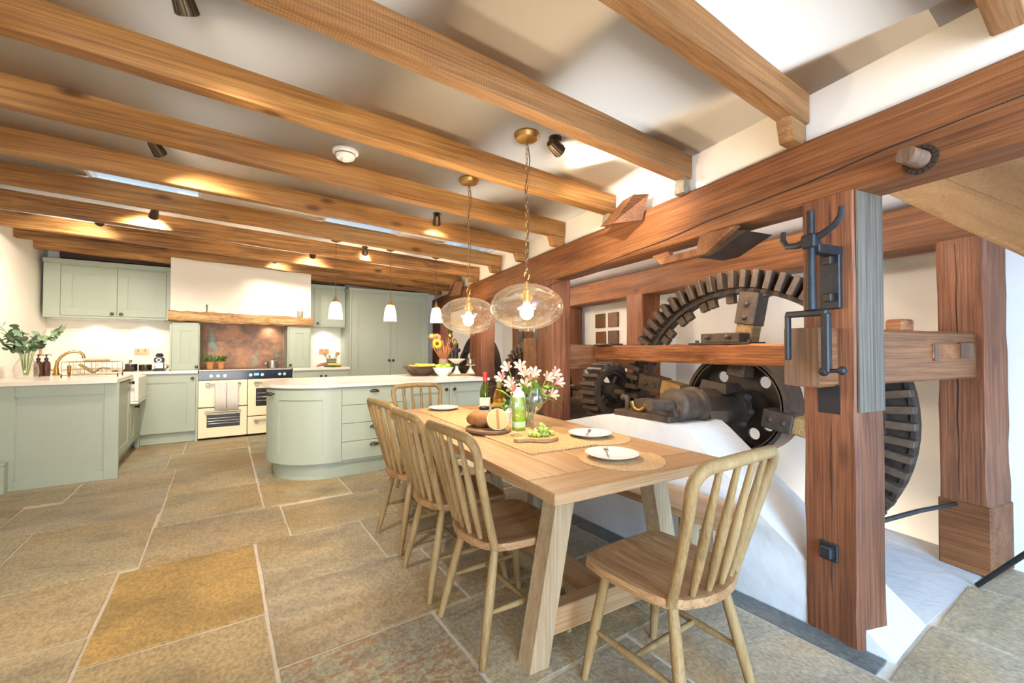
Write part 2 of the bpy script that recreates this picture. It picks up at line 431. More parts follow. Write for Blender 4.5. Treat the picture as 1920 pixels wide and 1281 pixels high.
# ================================================================== SETTING
# floor: grout bed + flagstones
fl = MB()
fl.bb(-2.2, 2.16, -3.0, 7.9, -0.12, -0.007)
fl.bb(2.16, 4.2, -3.0, 0.56, -0.12, -0.007)
fl.bb(2.16, 4.2, 3.3, 7.9, -0.12, -0.007)
floor = struct(fl.build('floor', M_grout))
slabs = [(-2.0, -1.02, 4.80, 5.50), (-1.01, -.365, 4.74, 5.53), (-2.0, -1.225, 4.12, 4.79), (-1.22, -.36, 4.08, 4.74),
 (-2.0, -1.005, 3.14, 4.08), (-1.0, -.37, 3.13, 4.07), (-1.9, -.447, 2.5, 3.125), (-1.6, -.447, 1.65, 2.49), (-1.5, -.44, .8, 1.64),
 (-1.25, -.457, 5.54, 6.24), (-1.2, -.358, 6.25, 7.0), (-.355, .28, 3.77, 4.49), (-.365, .385, 3.11, 3.76), (-.355, .30, 6.225, 7.0),
 (.29, 1.1, 4.42, 5.1), (.29, 1.3, 5.1, 5.85), (.3, 1.4, 5.86, 7.0), (1.1, 2.0, 5.1, 5.85), (2.0, 2.9, 5.1, 5.85), (1.4, 2.9, 5.86, 7.0),
 (.285, .917, 3.775, 4.41), (.922, 1.8, 3.73, 4.41), (1.8, 2.14, 3.7, 4.41), (.39, 1.10, 3.12, 3.715), (1.105, 2.14, 3.15, 3.715),
 (.19, .81, 2.48, 3.105), (.815, 1.55, 2.49, 3.11), (1.555, 2.14, 2.49, 3.11),
 (.187, 1.005, 1.855, 2.475), (1.012, 1.6, 1.855, 2.48), (1.605, 2.0, 1.855, 2.48),
 (.187, .81, .4, 1.19), (-.44, .18, 1.4, 2.26), (-.44, .18, .5, 1.39), (.817, 1.625, 1.245, 1.845), (1.632, 2.005, 1.25, 1.845),
 (.817, 1.42, .35, 1.237), (1.428, 2.006, .25, 1.238), (2.02, 2.577, -.1, .545), (2.584, 3.165, -.1, .53), (3.172, 3.75, -.1, .50),
 (1.3, 2.006, -.6, .24), (2.02, 2.6, -.8, -.11), (2.61, 3.3, -.8, -.11), (.6, 1.29, -.6, .34), (-.2, .59, -.6, .39), (3.31, 3.9, -.8, -.11)]
special = [((.19, .81, 1.2, 1.845), M_slabr), ((-.44, .18, 2.27, 3.10), M_slabo),
 ((2.013, 2.14, .575, 1.4), M_slabg), ((2.013, 2.14, 1.41, 2.2), M_slabg), ((2.013, 2.14, 2.21, 2.48), M_slabg)]
def slab(x0, x1, y0, y1, mat, poly=None):
    mb = MB(); pts = []
    P4 = poly or [(x0, y0), (x1, y0), (x1, y1), (x0, y1)]
    cx = sum(p[0] for p in P4) / len(P4); cy = sum(p[1] for p in P4) / len(P4)
    n = len(P4)
    for i in range(n):
        a = P4[i]; b = P4[(i + 1) % n]
        for t in (0.0, 0.25, 0.5, 0.75):
            pts.append((a[0] + (b[0] - a[0]) * t, a[1] + (b[1] - a[1]) * t))
    g = 0.0042
    def inset(p, k):
        return (p[0] - math.copysign(k, p[0] - cx) * (abs(p[0] - cx) > 0.02) + rnd.uniform(-.0025, .0025),
                p[1] - math.copysign(k, p[1] - cy) * (abs(p[1] - cy) > 0.02) + rnd.uniform(-.0025, .0025))
    if poly:
        lo = [(p[0] + (cx - p[0]) * 0.012, p[1] + (cy - p[1]) * 0.012) for p in pts]
        hi = [(p[0] + (cx - p[0]) * 0.02, p[1] + (cy - p[1]) * 0.02) for p in pts]
    else:
        lo = [inset(p, g) for p in pts]; hi = [(p[0] + (cx - p[0]) * 0.003, p[1] + (cy - p[1]) * 0.003) for p in lo]
    dz = rnd.uniform(-.0012, .0012)
    L = [mb.bm.verts.new((p[0] - cx, p[1] - cy, -0.03)) for p in lo]
    Mi = [mb.bm.verts.new((p[0] - cx, p[1] - cy, -0.004 + dz)) for p in lo]
    Hh = [mb.bm.verts.new((p[0] - cx, p[1] - cy, dz)) for p in hi]
    k = len(pts)
    for A, B in ((L, Mi), (Mi, Hh)):
        for i in range(k): mb.bm.faces.new((A[i], A[(i + 1) % k], B[(i + 1) % k], B[i]))
    mb.bm.faces.new(Hh)
    o = mb.build('flagstone', mat, floor); o.location = (cx, cy, 0)
for q in slabs: slab(*q, M_slab)
for q, m in special: slab(*q, m)
slab(0, 0, 0, 0, M_slab, [(-.455, 5.53), (-.362, 5.53), (-.358, 4.505), (.277, 4.495), (.287, 6.205), (-.455, 6.225)])

# walls, ceiling
wb = MB(); wb.bb(-1.95, 5.6, 7.58, 7.75, 0, 2.75)
wb.bb(-.545, -.245, 6.985, 7.58, 1.62, 2.75); wb.bb(.86, 1.10, 6.985, 7.58, 1.55, 2.75)
wb.bb(-.245, .86, 6.985, 7.58, 1.60, 2.75)
struct(wb.build('wall_back', M_plaster))
wl = MB(); wl.bb(-1.95, -1.78, -3.0, 7.6, 0, 2.75); struct(wl.build('wall_left', M_plaster))
# right wall behind the mill, with bays set deeper between the posts
prof = [(-4.0, 1.50), (0.24, 1.50), (0.30, 1.66), (2.62, 1.66), (2.70, 1.50), (2.92, 1.50), (2.98, 1.64), (4.16, 1.64), (4.44, 1.52), (4.62, 1.50), (4.7, 1.6), (7.3, 1.6), (7.3, 1.9), (-4.0, 1.9)]
wr = MB(); wr.prism([(p[1], p[0]) for p in prof], 3.1, MILL @ Matrix.Translation((0, 0, -0.5)))
struct(wr.build('wall_right', M_plaster))
# plaster strip over the main beam
wg = MB(); wg.prism([(0.05, -4.0), (0.22, -4.0), (0.22, 7.1), (0.05, 7.1)], 0.75, MILL @ Matrix.Translation((0, 0, 2.06)))
struct(wg.build('wall_over_beam', M_plaster))
cm = MB(); cm.prism([(0.2, -4.0), (1.9, -4.0), (1.9, 7.1), (0.2, 7.1)], 0.05, MILL @ Matrix.Translation((0, 0, 2.10)))
struct(cm.build('ceiling_over_mill', M_ceil))
# kitchen ceiling: tilted plane with three skylight openings
sky = [(-.82, -.14, 3.80, 4.80), (.77, 1.50, 3.80, 4.80), (1.98, 2.62, 3.80, 4.80)]
xs = [-1.9, sky[0][0], sky[0][1], sky[1][0], sky[1][1], sky[2][0], sky[2][1], 4.2]
ys = [-3.0, 3.80, 4.80, 7.7]
ce = MB()
for i in range(7):
    for j in range(3):
        if j == 1 and i in (1, 3, 5): continue
        x0, x1, y0, y1 = xs[i], xs[i + 1], ys[j], ys[j + 1]
        ce.hexa([(x0, y0, zceil(x0)), (x1, y0, zceil(x1)), (x1, y1, zceil(x1)), (x0, y1, zceil(x0))],
                [(x0, y0, zceil(x0) + .06), (x1, y0, zceil(x1) + .06), (x1, y1, zceil(x1) + .06), (x0, y1, zceil(x0) + .06)])
bmesh.ops.remove_doubles(ce.bm, verts=ce.bm.verts, dist=1e-4)
seen = {}
for f in list(ce.bm.faces):
    k = tuple(round(c, 3) for c in f.calc_center_median())
    seen.setdefault(k, []).append(f)
bmesh.ops.delete(ce.bm, geom=[f for v in seen.values() if len(v) > 1 for f in v], context='FACES_ONLY')
struct(ce.build('ceiling', M_ceil))
for i, (x0, x1, y0, y1) in enumerate(sky):
    z = 0; fm = MB(); t = 0.025; tilt = Matrix.Translation(((x0 + x1) / 2, 0, zceil((x0 + x1) / 2) + .035)) @ Matrix.Rotation(math.atan(.037), 4, 'Y') @ Matrix.Translation((-(x0 + x1) / 2, 0, 0))
    fm.bb(x0, x1, y0, y0 + t, z - .03, z + .03); fm.bb(x0, x1, y1 - t, y1, z - .03, z + .03)
    fm.bb(x0, x0 + t, y0 + t, y1 - t, z - .03, z + .03); fm.bb(x1 - t, x1, y0 + t, y1 - t, z - .03, z + .03)
    f = struct(fm.build('window_%d' % (i + 1), M_white)); f.matrix_basis = tilt
    MB().bb(x0 + t, x1 - t, y0 + t, y1 - t, z - .004, z + .004).build('window_pane', M_glass, f)

# ================================================================== JOISTS
jy = [.19, .84, 1.495, 2.195, 2.90, 3.62, 4.34, 5.11, 5.91, 6.50, 7.06]
jl = ['nearest ceiling joist, only its end showing at the top right corner',
 'rough-sawn greyish ceiling joist second from the camera, with a block under its end',
 'long rough-sawn joist running just in front of the two big globe pendants',
 'honey pine ceiling joist passing between the two canopies of the globe pendants',
 'honey pine ceiling joist just behind the white smoke alarm',
 'knotty pine ceiling joist on the camera side of the skylights',
 'greyish joist directly below the far edge of the skylights',
 'old orange joist just behind the three small bell pendants',
 'old dark-streaked joist third from the kitchen back wall',
 'old hewn joist second from the kitchen back wall',
 'last old hewn joist against the kitchen back wall above the cabinets']
for i, y in enumerate(jy):
    bx = (y - OY) / math.cos(TH) * math.sin(TH) + OX + 0.03      # reaches the plaster over the beam
    x0, x1 = -1.78, bx + 0.012
    w = 0.082 if i < 7 else 0.11
    hh = 0.15 if i < 7 else 0.16
    zb = lambda x: zceil(x) - 0.137
    mt = W_joist2 if i in (0, 1, 2) else (W_joist if i < 7 else W_old)
    o = beam((x0, y + w / 2, zb(x0) + hh / 2), (x1, y + w / 2, zb(x1) + hh / 2), w, hh, 0.005 if i < 7 else 0.012, 22, seed=i, bev=0.006).build('ceiling_joist', mt)
    tag(o, jl[i], 'beam', 'ceiling joists')
    if i < 9 and i not in (0, 2, 3):
        b = MB(); b.hexa([(x1 - .12, y + .01, 2.118), (x1 - .005, y + .01, 2.118), (x1 - .005, y + w - .01, 2.118), (x1 - .12, y + w - .01, 2.118)],
                         [(x1 - .15, y + .01, zb(x1) + .004), (x1 - .005, y + .01, zb(x1)), (x1 - .005, y + w - .01, zb(x1)), (x1 - .15, y + w - .01, zb(x1) + .004)])
        b.build('packing_block', mt, o)
    elif i in (2, 3):
        b = MB(); b.hexa([(x1 - .075, y + .005, 2.118), (x1 - .005, y + .005, 2.118), (x1 - .005, y + w - .01, 2.118), (x1 - .075, y + w - .01, 2.118)],
                         [(x1 - .06, y + .012, zb(x1) + .003), (x1 - .008, y + .012, zb(x1)), (x1 - .008, y + w - .014, zb(x1)), (x1 - .06, y + w - .014, zb(x1) + .003)])
        b.build('stone_packer', M_slabg, o)

# ================================================================== MILL FRAME
def mtimber(name, label, cat, a0, a1, b0, b1, z0, z1, mat, axis, seed, jit=0.005, group=None, bev=0.012, n=14):
    am, bm_, zm = (a0 + a1) / 2, (b0 + b1) / 2, (z0 + z1) / 2
    if axis == 'a': p0, p1, w, h = (bm_, a0, zm), (bm_, a1, zm), b1 - b0, z1 - z0; up = (0, 0, 1)
    elif axis == 'b': p0, p1, w, h = (b0, am, zm), (b1, am, zm), a1 - a0, z1 - z0; up = (0, 0, 1)
    else: p0, p1, w, h = (bm_, am, z0), (bm_, am, z1), a1 - a0, b1 - b0; up = (1, 0, 0)
    o = beam(p0, p1, w, h, jit, n, up, bev, seed).build(name, mat)
    o.matrix_basis = MILL
    return tag(o, label, cat, group)
mainb = mtimber('main_beam', 'long reddish-brown main beam running into the room over the front posts', 'beam', -3.0, 7.0, 0.0, 0.195, 1.845, 2.125, W_mill, 'a', 3, 0.008, n=40)
rearb = mtimber('rear_beam', 'second reddish beam behind the big gear wheel, carried on the rear posts', 'beam', -3.0, 7.0, 1.24, 1.49, 1.80, 2.06, W_mill, 'a', 5, 0.008, n=30)
PG = 'posts of the mill frame'
post1 = mtimber('timber_post', 'thick red-brown post in the right foreground with iron hook and square nut', 'post', 0.02, 0.233, 0.0, 0.195, 0.0, 1.85, W_post, 'z', 11, 0.006, PG)
mtimber('timber_post', 'front post beside the flower vase, behind the nearer globe pendant', 'post', 2.47, 2.79, 0.0, 0.20, 0.0, 1.85, W_post, 'z', 12, 0.006, PG)
mtimber('timber_post', 'front post right behind the kitchen scales, under the farther globe pendant', 'post', 4.36, 4.82, 0.0, 0.2, 0.0, 1.85, W_post, 'z', 13, 0.006, PG)
mtimber('timber_post', 'farthest front post at the edge of the tall larder cupboard', 'post', 6.45, 6.98, 0.0, 0.2, 0.0, 1.85, W_post, 'z', 14, 0.006, PG)
R1 = mtimber('timber_post', 'dark rear post at the right edge by the blue-lit wall', 'post', 0.05, 0.25, 1.24, 1.50, 0.37, 1.81, W_post, 'z', 15, 0.006, PG)
mtimber('timber_post', 'rear post between the four wall tiles and the big gear wheel', 'post', 2.68, 2.95, 1.24, 1.50, 0.0, 1.81, W_post, 'z', 16, 0.006, PG)
mtimber('timber_post', 'rear post seen just right of the nearer globe pendant', 'post', 4.22, 4.5, 1.24, 1.50, 0.0, 1.81, W_post, 'z', 17, 0.006, PG)
mtimber('timber_post', 'rear post between the two globe pendants in the far mill bay', 'post', 5.75, 6.1, 1.24, 1.50, 0.0, 1.81, W_post, 'z', 18, 0.006, PG)
o = MB().box((1.37, 0.15, 0.185), (0.27, 0.215, 0.37), None, 0.008).build('post_foot_block', W_mill); o.matrix_basis = MILL
tag(o, 'newer brown timber block under the right-hand rear post', 'block')
# limewash on the post's right face and split lines
sp = MB().box((0.0975, 0.0175, 1.395), (0.183, 0.006, 0.9)).build('limewashed_face', W_lime, post1, 'grey limewashed upper right face')
for (z0, z1, a) in ((0.45, 0.98, 0.118), (1.62, 1.83, 0.112), (0.06, 0.4, 0.122)):
    cr = MB(); pts = [(-0.0005, a + 0.0022 * noise.noise(Vector((k * .8, z0, 0))), z0 + (z1 - z0) * k / 14) for k in range(15)]
    cr.tube(pts, [0.0004 + 0.0017 * math.sin(PI * k / 14) for k in range(15)], 5)
    cr.build('drying_crack', M_shadow, post1)
cr = MB(); cr.tube([(1.2385, .165 + .003 * math.sin(k * 1.9), .42 + 1.36 * k / 14) for k in range(15)], [0.0006 + 0.002 * math.sin(PI * k / 14) for k in range(15)], 5)
cr.build('drying_crack', M_shadow, R1)
MB().box((-0.001, 0.125, 0.99), (0.004, 0.085, 0.12)).build('mortise_hole', M_shadow, post1)
cb = MB(); pts = [(-0.002, -1.2 + 0.28 * k, 2.03 - 0.018 * k + 0.006 * math.sin(k * 2.1)) for k in range(15)]
cb.tube(pts, [0.002 + 0.002 * abs(math.sin(k)) for k in range(15)], 5); cb.build('drying_crack', M_shadow, mainb)
nut = MB(); nut.box((-0.006, 0.13, 0.352), (0.012, 0.07, 0.075), None, 0.003); nut.box((-0.022, 0.128, 0.352), (0.03, 0.045, 0.048), None, 0.006)
nut.build('square_nut', M_iron3, post1, 'black square iron nut')
# peg in main beam
pg = MB(); pg.tube([(-0.10, -0.185, 1.885), (0.02, -0.19, 1.88)], [0.030, 0.034], 10); pg.jitter(0.006, 18)
pg.build('wooden_peg', W_end, mainb, 'stubby round wooden peg')
pr_ = MB()
for k in range(16):
    t = 2 * PI * k / 16; pr_.box((-0.003, -0.19 + 0.044 * math.cos(t), 1.88 + 0.044 * math.sin(t)), (0.012, 0.014, 0.014), Euler((t, 0, 0)))
pr_.build('peg_collar', M_iron, mainb)
# extra plank on second post
o = MB().box((0.02, 2.93, 1.03), (0.06, 0.27, 0.56), None, 0.006).build('post_cheek_block', W_cross); o.matrix_basis = MILL
tag(o, 'short reddish timber cheek fixed to the post beside the flowers', 'block')
# cross ties
tie = mtimber('cross_tie', 'dark cross timber right of the front post, with a wedged patch near its end', 'beam', 0.09, 0.235, -0.12, 1.26, 1.045, 1.29, W_cross, 'b', 21, 0.004)
MB().box((-0.121, 0.1625, 1.168), (0.004, 0.14, 0.24)).build('sawn_end', W_end, tie)
MB().box((0.95, 0.088, 1.19), (0.36, 0.012, 0.075), None, 0.003).build('inlaid_patch', W_red, tie)
MB().box((0.80, 0.083, 1.185), (0.045, 0.014, 0.085), None, 0.003).build('patch_strap', W_end, tie)
MB().box((1.10, 0.08, 1.195), (0.13, 0.016, 0.08), None, 0.004).build('patch_block', W_end, tie)
MB().box((0.62, 0.15, 1.315), (0.11, 0.07, 0.06), None, 0.008).build('wooden_wedge', W_red, tie)
mtimber('cross_tie', 'plain brown cross timber leaving the post beside the flowers', 'beam', 2.5, 2.68, 0.19, 1.26, 1.005, 1.245, W_cross, 'b', 22, 0.004)
# long bearer carrying the bearing
lb = mtimber('bearer_beam', 'long reddish worn timber spanning in front of the gear wheel', 'beam', 0.22, 2.42, 0.44, 0.60, 1.10, 1.232, W_red, 'a', 23, 0.009, n=26)
pl = MB(); pl.box((0.52, 1.06, 1.238), (0.15, 0.48, 0.014), None, 0.002); pl.build('bearing_plate', M_iron, lb)
bc = MB(); bc.box((0.52, 1.06, 1.275), (0.11, 0.30, 0.065), None, 0.006)
for a in (0.98, 1.14): bc.cyl((0.44, a, 1.28), (0.485, a, 1.28), 0.012, 0.012, 8); bc.ball((0.44, a, 1.28), 0.017, 8)
for a in (0.86, 1.27, 0.42): bc.cyl((0.5, a, 1.24), (0.5, a, 1.262), 0.014, 0.014, 6)
bc.build('bearing_cap', M_iron2, lb)
bl = MB(); bl.box((0.5, 2.3, 1.24), (0.15, 0.24, 0.02), None, 0.004); bl.jitter(0.006, 12); bl.build('iron_end_plate', M_iron, lb)
bo = MB()
for a in (0.36, 0.30): bo.cyl((0.47, a, 1.09), (0.47, a, 1.06), 0.012, 0.012, 8)
bo.cyl((0.47, 0.46, 1.085), (0.47, 0.24, 1.085), 0.008, 0.008, 8); bo.build('tie_bolt', M_iron3, lb)
sl = mtimber('sill_timber', 'dark low sill timber behind the table beside the cogged pinion', 'beam', 2.5, 2.72, 0.16, 1.25, 0.46, 0.72, W_dark, 'b', 24, 0.006)
# bracket pieces on the main beam
o = MB()
o.hexa([(-0.17, 1.36, 2.045), (-0.02, 1.24, 2.055), (-0.02, 1.50, 2.10), (-0.10, 1.60, 2.09)], [(-0.115, 1.21, 2.20), (-0.005, 1.19, 2.215), (-0.005, 1.30, 2.22), (-0.075, 1.37, 2.215)])
o = o.build('timber_cleat', W_cross); o.matrix_basis = MILL; tag(o, 'wedge-shaped hollow timber cleat on the main beam beside a joist end', 'cleat', 'cleats on the main beam')
o = MB()
o.hexa([(-0.16, 5.30, 2.00), (-0.02, 5.20, 2.01), (-0.02, 5.55, 2.05), (-0.12, 5.62, 2.04)], [(-0.11, 5.14, 2.20), (-0.005, 5.1, 2.21), (-0.005, 5.25, 2.22), (-0.075, 5.36, 2.21)])
o = o.build('timber_cleat', W_cross); o.matrix_basis = MILL; tag(o, 'farther timber cleat on the main beam above the far globe pendant', 'cleat', 'cleats on the main beam')
bp = [(0.53, 1.83), (0.72, 1.725), (1.06, 1.725), (1.13, 1.79), (1.0, 1.795), (0.98, 1.765), (0.78, 1.765), (0.76, 1.835)]
mx = MILL @ Matrix(((0, 0, 1, -0.035), (1, 0, 0, 0), (0, 1, 0, 0), (0, 0, 0, 1)))
o = MB().prism([(p[0], p[1]) for p in bp], 0.035, mx).build('hanging_bracket', W_cross); tag(o, 'shaped flat timber bracket hanging under the main beam', 'bracket')
MB().prism([(0.5, 1.80), (0.70, 1.72), (0.80, 1.72), (0.62, 1.83)], 0.2, MILL @ Matrix(((0, 0, 1, 0.0), (1, 0, 0, 0), (0, 1, 0, 0), (0, 0, 0, 1)))).build('bracket_shoe', M_iron, o)
# iron stirrup hook on the front post
hk = mthing('iron_stirrup', 'black forged iron stirrup and fork hung on the front post', 'stirrup', 0.1, 0.0, 1.06)
def L(a, b, z): return (b, a - 0.1, z - 1.06)
b = MB(); b.tube([L(.098, -.155, 1.76), L(.098, -.155, 1.60), L(.10, -.155, 1.36)], [.014, .015, .021], 8); b.build('shank', M_iron3, hk)
b = MB(); b.tube([L(.21, -.155, 1.70), L(.212, -.155, 1.665), L(.195, -.155, 1.635), L(.15, -.155, 1.63), L(.10, -.155, 1.645), L(.055, -.155, 1.655), L(.01, -.155, 1.68), L(-.012, -.155, 1.71), L(-.016, -.155, 1.745)], [.010, .012, .013, .014, .017, .014, .013, .012, .010], 8)
b.box(L(.098, -.155, 1.635), (.05, .055, .055), None, .006); b.build('fork', M_iron3, hk)
b = MB(); b.box(L(.09, -.075, 1.605), (.16, .05, .035), None, .004); b.box(L(.105, -.012, 1.485), (.024, .078, .235), None, .004); b.build('dark_plate', M_iron3, hk)
for z in (1.57, 1.415): MB().box(L(.105, -.032, z), (.026, .035, .035), None, .004).build('plate_bolt', M_iron, hk)
b = MB(); b.box(L(.12, -.155, 1.345), (.026, .165, .026), None, .006); b.box(L(.195, -.155, 1.25), (.024, .018, .19), None, .004); b.box(L(.045, -.155, 1.225), (.028, .03, .235), None, .005); b.build('stirrup_strap', M_iron3, hk)
b = MB(); b.cyl(L(.05, -.155, 1.115), L(-.01, -.155, 1.118), .008, .008, 8); b.ball(L(-.01, -.155, 1.118), .017, 8); b.ball(L(.055, -.155, 1.112), .019, 8); b.build('clamp_screw', M_iron3, hk)
# rods at the right
o = MB().tube([ml(.10, .17, .435), ml(.14, .75, .40), ml(.18, 1.235, .35)], .011, 8).build('tie_rod', M_iron3); tag(o, 'thin iron rod between the front post and the right-hand rear post', 'rod')
o = MB().tube([(3.185, .50, 0.004), (3.07, .335, .25), (2.95, .16, .50)], .012, 8).build('leaning_rod', M_iron3); tag(o, 'dark metal rail rising from the floor at the right edge', 'rod')

# masonry plinth carrying the shaft bearing, with sloping end
mp = MB()
def grid_face(pts_rows):
    V = [[mp.bm.verts.new(p) for p in row] for row in pts_rows]
    for i in range(len(V) - 1):
        for j in range(len(V[0]) - 1):
            mp.bm.faces.new((V[i][j], V[i][j + 1], V[i + 1][j + 1], V[i + 1][j]))
def topz(y):
    if y < 1.465: return max(-0.02, (y - .555) * .842)
    return .765 - max(0, y - 2.05) * .25
ysl = [.555 + (3.0 - .555) * k / 48 for k in range(49)]
rows = []
for y in ysl:
    zt = topz(y); row = []
    for k in range(13):
        t = k / 12; z = -0.05 + (zt + 0.05) * t
        nz = noise.noise(Vector((y * 2.3, z * 6, 1.0))) * .026 + noise.noise(Vector((y * 8, z * 14, 4.0))) * .006
        row.append((2.148 + nz * (1 if 0.05 < y - .555 else .2) + (.05 * max(0, t - .82) if y > 1.7 else 0), y, z))
    rows.append(row)
grid_face(rows)
rows2 = []
for i, y in enumerate(ysl):
    zt = topz(y); x0 = rows[i][-1][0]
    rows2.append([(x0 + (2.55 - x0) * k / 6, y, zt + (noise.noise(Vector((y * 3, k, 7))) * .01 if 0 < k < 6 else 0)) for k in range(7)])
grid_face(rows2)
grid_face([[(2.55, y, topz(y)), (2.55, y, -.5)] for y in ysl])
bmesh.ops.remove_doubles(mp.bm, verts=mp.bm.verts, dist=1e-4)
o = mp.build('masonry_plinth', M_rough, ang=60); tag(o, 'white roughcast masonry plinth with sloping end under the iron bearing', 'plinth')
# wheel pit: landing and pit surfaces
pit = MB()
pit.hexa([(2.55, .56, -.3), (3.62, .50, -.3), (3.62, 1.05, -.3), (2.55, 1.05, -.3)], [(2.55, .56, -.004), (3.62, .50, -.004), (3.62, 1.02, .03), (2.55, 1.0, .02)])
pit.bb(2.5, 4.0, 1.0, 3.3, -.55, -.35)
struct(pit.build('trim_1', M_rough))

# ================================================================== MACHINERY
WC = Vector((3.03, 1.63, 0.795))
def xwheel(loc, rz=0.0):
    return Matrix.Translation(loc) @ Matrix.Rotation(rz, 4, 'Z') @ Matrix.Rotation(R(90), 4, 'Y')   # local z -> world x
gw = thing('great_gear_wheel', 'huge dark iron face-gear wheel standing in the pit behind the front post', 'gear wheel', WC)
def ring_prof(mb, ri, ro, x0, x1, seg=72):
    mb.lathe([(ri, x0), (ro, x0), (ro, x1), (ri, x1)], seg, Matrix.Rotation(R(90), 4, 'Y'), closed=True)
b = MB(); ring_prof(b, .80, .935, 0.0, .07); ring_prof(b, .80, .83, -.03, 0.0); b.build('rim', M_iron, gw)
b = MB(); ring_prof(b, .925, .945, -.012, .09); b.build('outer_flange', M_iron, gw)
b = MB(); b.box((0, 0, .895), (.075, .040, .125), None, .004)
cogm = b.mesh('cog', M_iron2)
NC = 68
for k in range(NC):
    t = 2 * PI * k / NC
    put('cog', cogm, gw, (-.045, 0, 0), (t, 0, 0))
b = MB()
for k in range(26, 68):
    t = 2 * PI * k / NC + .03
    if k % 3: b.box((.02, .765 * math.sin(-t), .765 * math.cos(t)), (.05, .055, .06), Euler((t, 0, 0)))
b.build('cog_shanks', M_iron2, gw)['kind'] = 'stuff'
def polar(t, r, x=0.0): return (x, -r * math.sin(t), r * math.cos(t))
for k in range(4):
    t = R(10) + k * PI / 2
    b = MB(); b.bar(polar(t, .26, -.03), polar(t, .66, -.03), .11, .13, (1, 0, 0), .008); b.jitter(.006, 9, k); b.build('spoke', W_gold, gw, 'worn pale timber spoke')
    b = MB(); b.bar(polar(t, .22, -.04), polar(t, .40, -.04), .12, .15, (1, 0, 0), .006)
    for r in (.27, .35): b.ball(polar(t, r, -.108), .020, 8)
    b.build('hub_bracket', M_iron2, gw)
    b = MB(); b.bar(polar(t, .58, -.035), polar(t, .80, -.03), .13, .15, (1, 0, 0), .006)
    for r in (.63, .72): b.ball(polar(t, r, -.108), .020, 8)
    b.hexa([polar(t, .74, -.05), polar(t - .12, .80, -.05), polar(t + .12, .80, -.05)], [polar(t, .74, .03), polar(t - .12, .80, .03), polar(t + .12, .80, .03)])
    b.build('spoke_bracket', M_iron2, gw)
# holed wheel
hw = thing('holed_pulley', 'smaller dark pulley wheel with round holes behind the drum shaft', 'pulley', (3.0, 1.64, .815))
b = MB(); ring_prof(b, .322, .357, -.02, .22, 56); ring_prof(b, .312, .332, -.02, .0, 56); b.build('rim', M_iron2, hw)
def disc_with_holes(R0, holes, hr, seg=64):
    mb = MB(); hs = 14
    outer = [mb.bm.verts.new((0, R0 * math.cos(2 * PI * k / seg), R0 * math.sin(2 * PI * k / seg))) for k in range(seg)]
    edges = [mb.bm.edges.new((outer[k], outer[(k + 1) % seg])) for k in range(seg)]
    for (y, z) in holes:
        ring = [mb.bm.verts.new((0, y + hr * math.cos(2 * PI * k / hs), z + hr * math.sin(2 * PI * k / hs))) for k in range(hs)]
        edges += [mb.bm.edges.new((ring[k], ring[(k + 1) % hs])) for k in range(hs)]
    bmesh.ops.triangle_fill(mb.bm, use_beauty=True, edges=edges)
    fs = mb.bm.faces[:]
    r = bmesh.ops.extrude_face_region(mb.bm, geom=fs)
    for v in r['geom']:
        if isinstance(v, bmesh.types.BMVert): v.co.x += .025
    return mb
holes = [(-.225 * math.cos(R(t)), .225 * math.sin(R(t))) for t in (127, 44, -37, -68, 215, 172)]
d = disc_with_holes(.325, holes, .042).build('holed_disc', M_iron, hw); d.location = (.10, 0, 0)
# drum shaft
sh = thing('drum_shaft', 'dark iron drum shaft lying towards the bearing above the white plinth', 'shaft', (2.25, 1.62, .86))
axis = Vector((2.98, 1.63, .80)) - Vector((2.25, 1.62, .86)); Lx = axis.length
q = Vector((0, 0, 1)).rotation_difference(axis).to_matrix().to_4x4()
b = MB(); b.lathe([(0, -.0), (.05, 0), (.055, .01), (.085, .012), (.09, .02), (.105, .03), (.105, .045), (.098, .05), (.098, .19), (.118, .195), (.122, .23), (.122, .24), (0, .24)], 32, q); b.build('end_cap', M_iron2, sh)
b = MB(); b.lathe([(.118, .235), (.118, .62), (.0, .62)], 8, q @ Matrix.Rotation(R(10), 4, 'Z')); b.build('octagonal_drum', M_iron, sh, ang=30)
b = MB(); b.lathe([(.10, .60), (.145, .60), (.15, .64), (.15, .69), (.12, .70), (.1, .74), (0, .74)], 20, q); b.jitter(.012, 10)
for k in range(9):
    t = 2 * PI * k / 9; b.ball(q @ Vector((.142 * math.cos(t), .142 * math.sin(t), .66)), (.04, .035, .03), 8)
b.build('claw_collar', M_iron, sh)
b = MB(); b.lathe([(0, -.20), (.030, -.20), (.034, -.10), (.040, -.01), (0, .0)], 14, q); b.build('gudgeon_pin', M_steel if False else M_iron2, sh)
b = MB(); b.hexa([(.42, -.12, .05), (.50, .12, .05), (.70, .12, .06), (.66, -.10, .06)], [(.44, -.1, .12), (.50, .10, .13), (.68, .10, .11), (.64, -.08, .10)]); b.jitter(.02, 7); b.build('shaft_wrap', M_iron, sh)
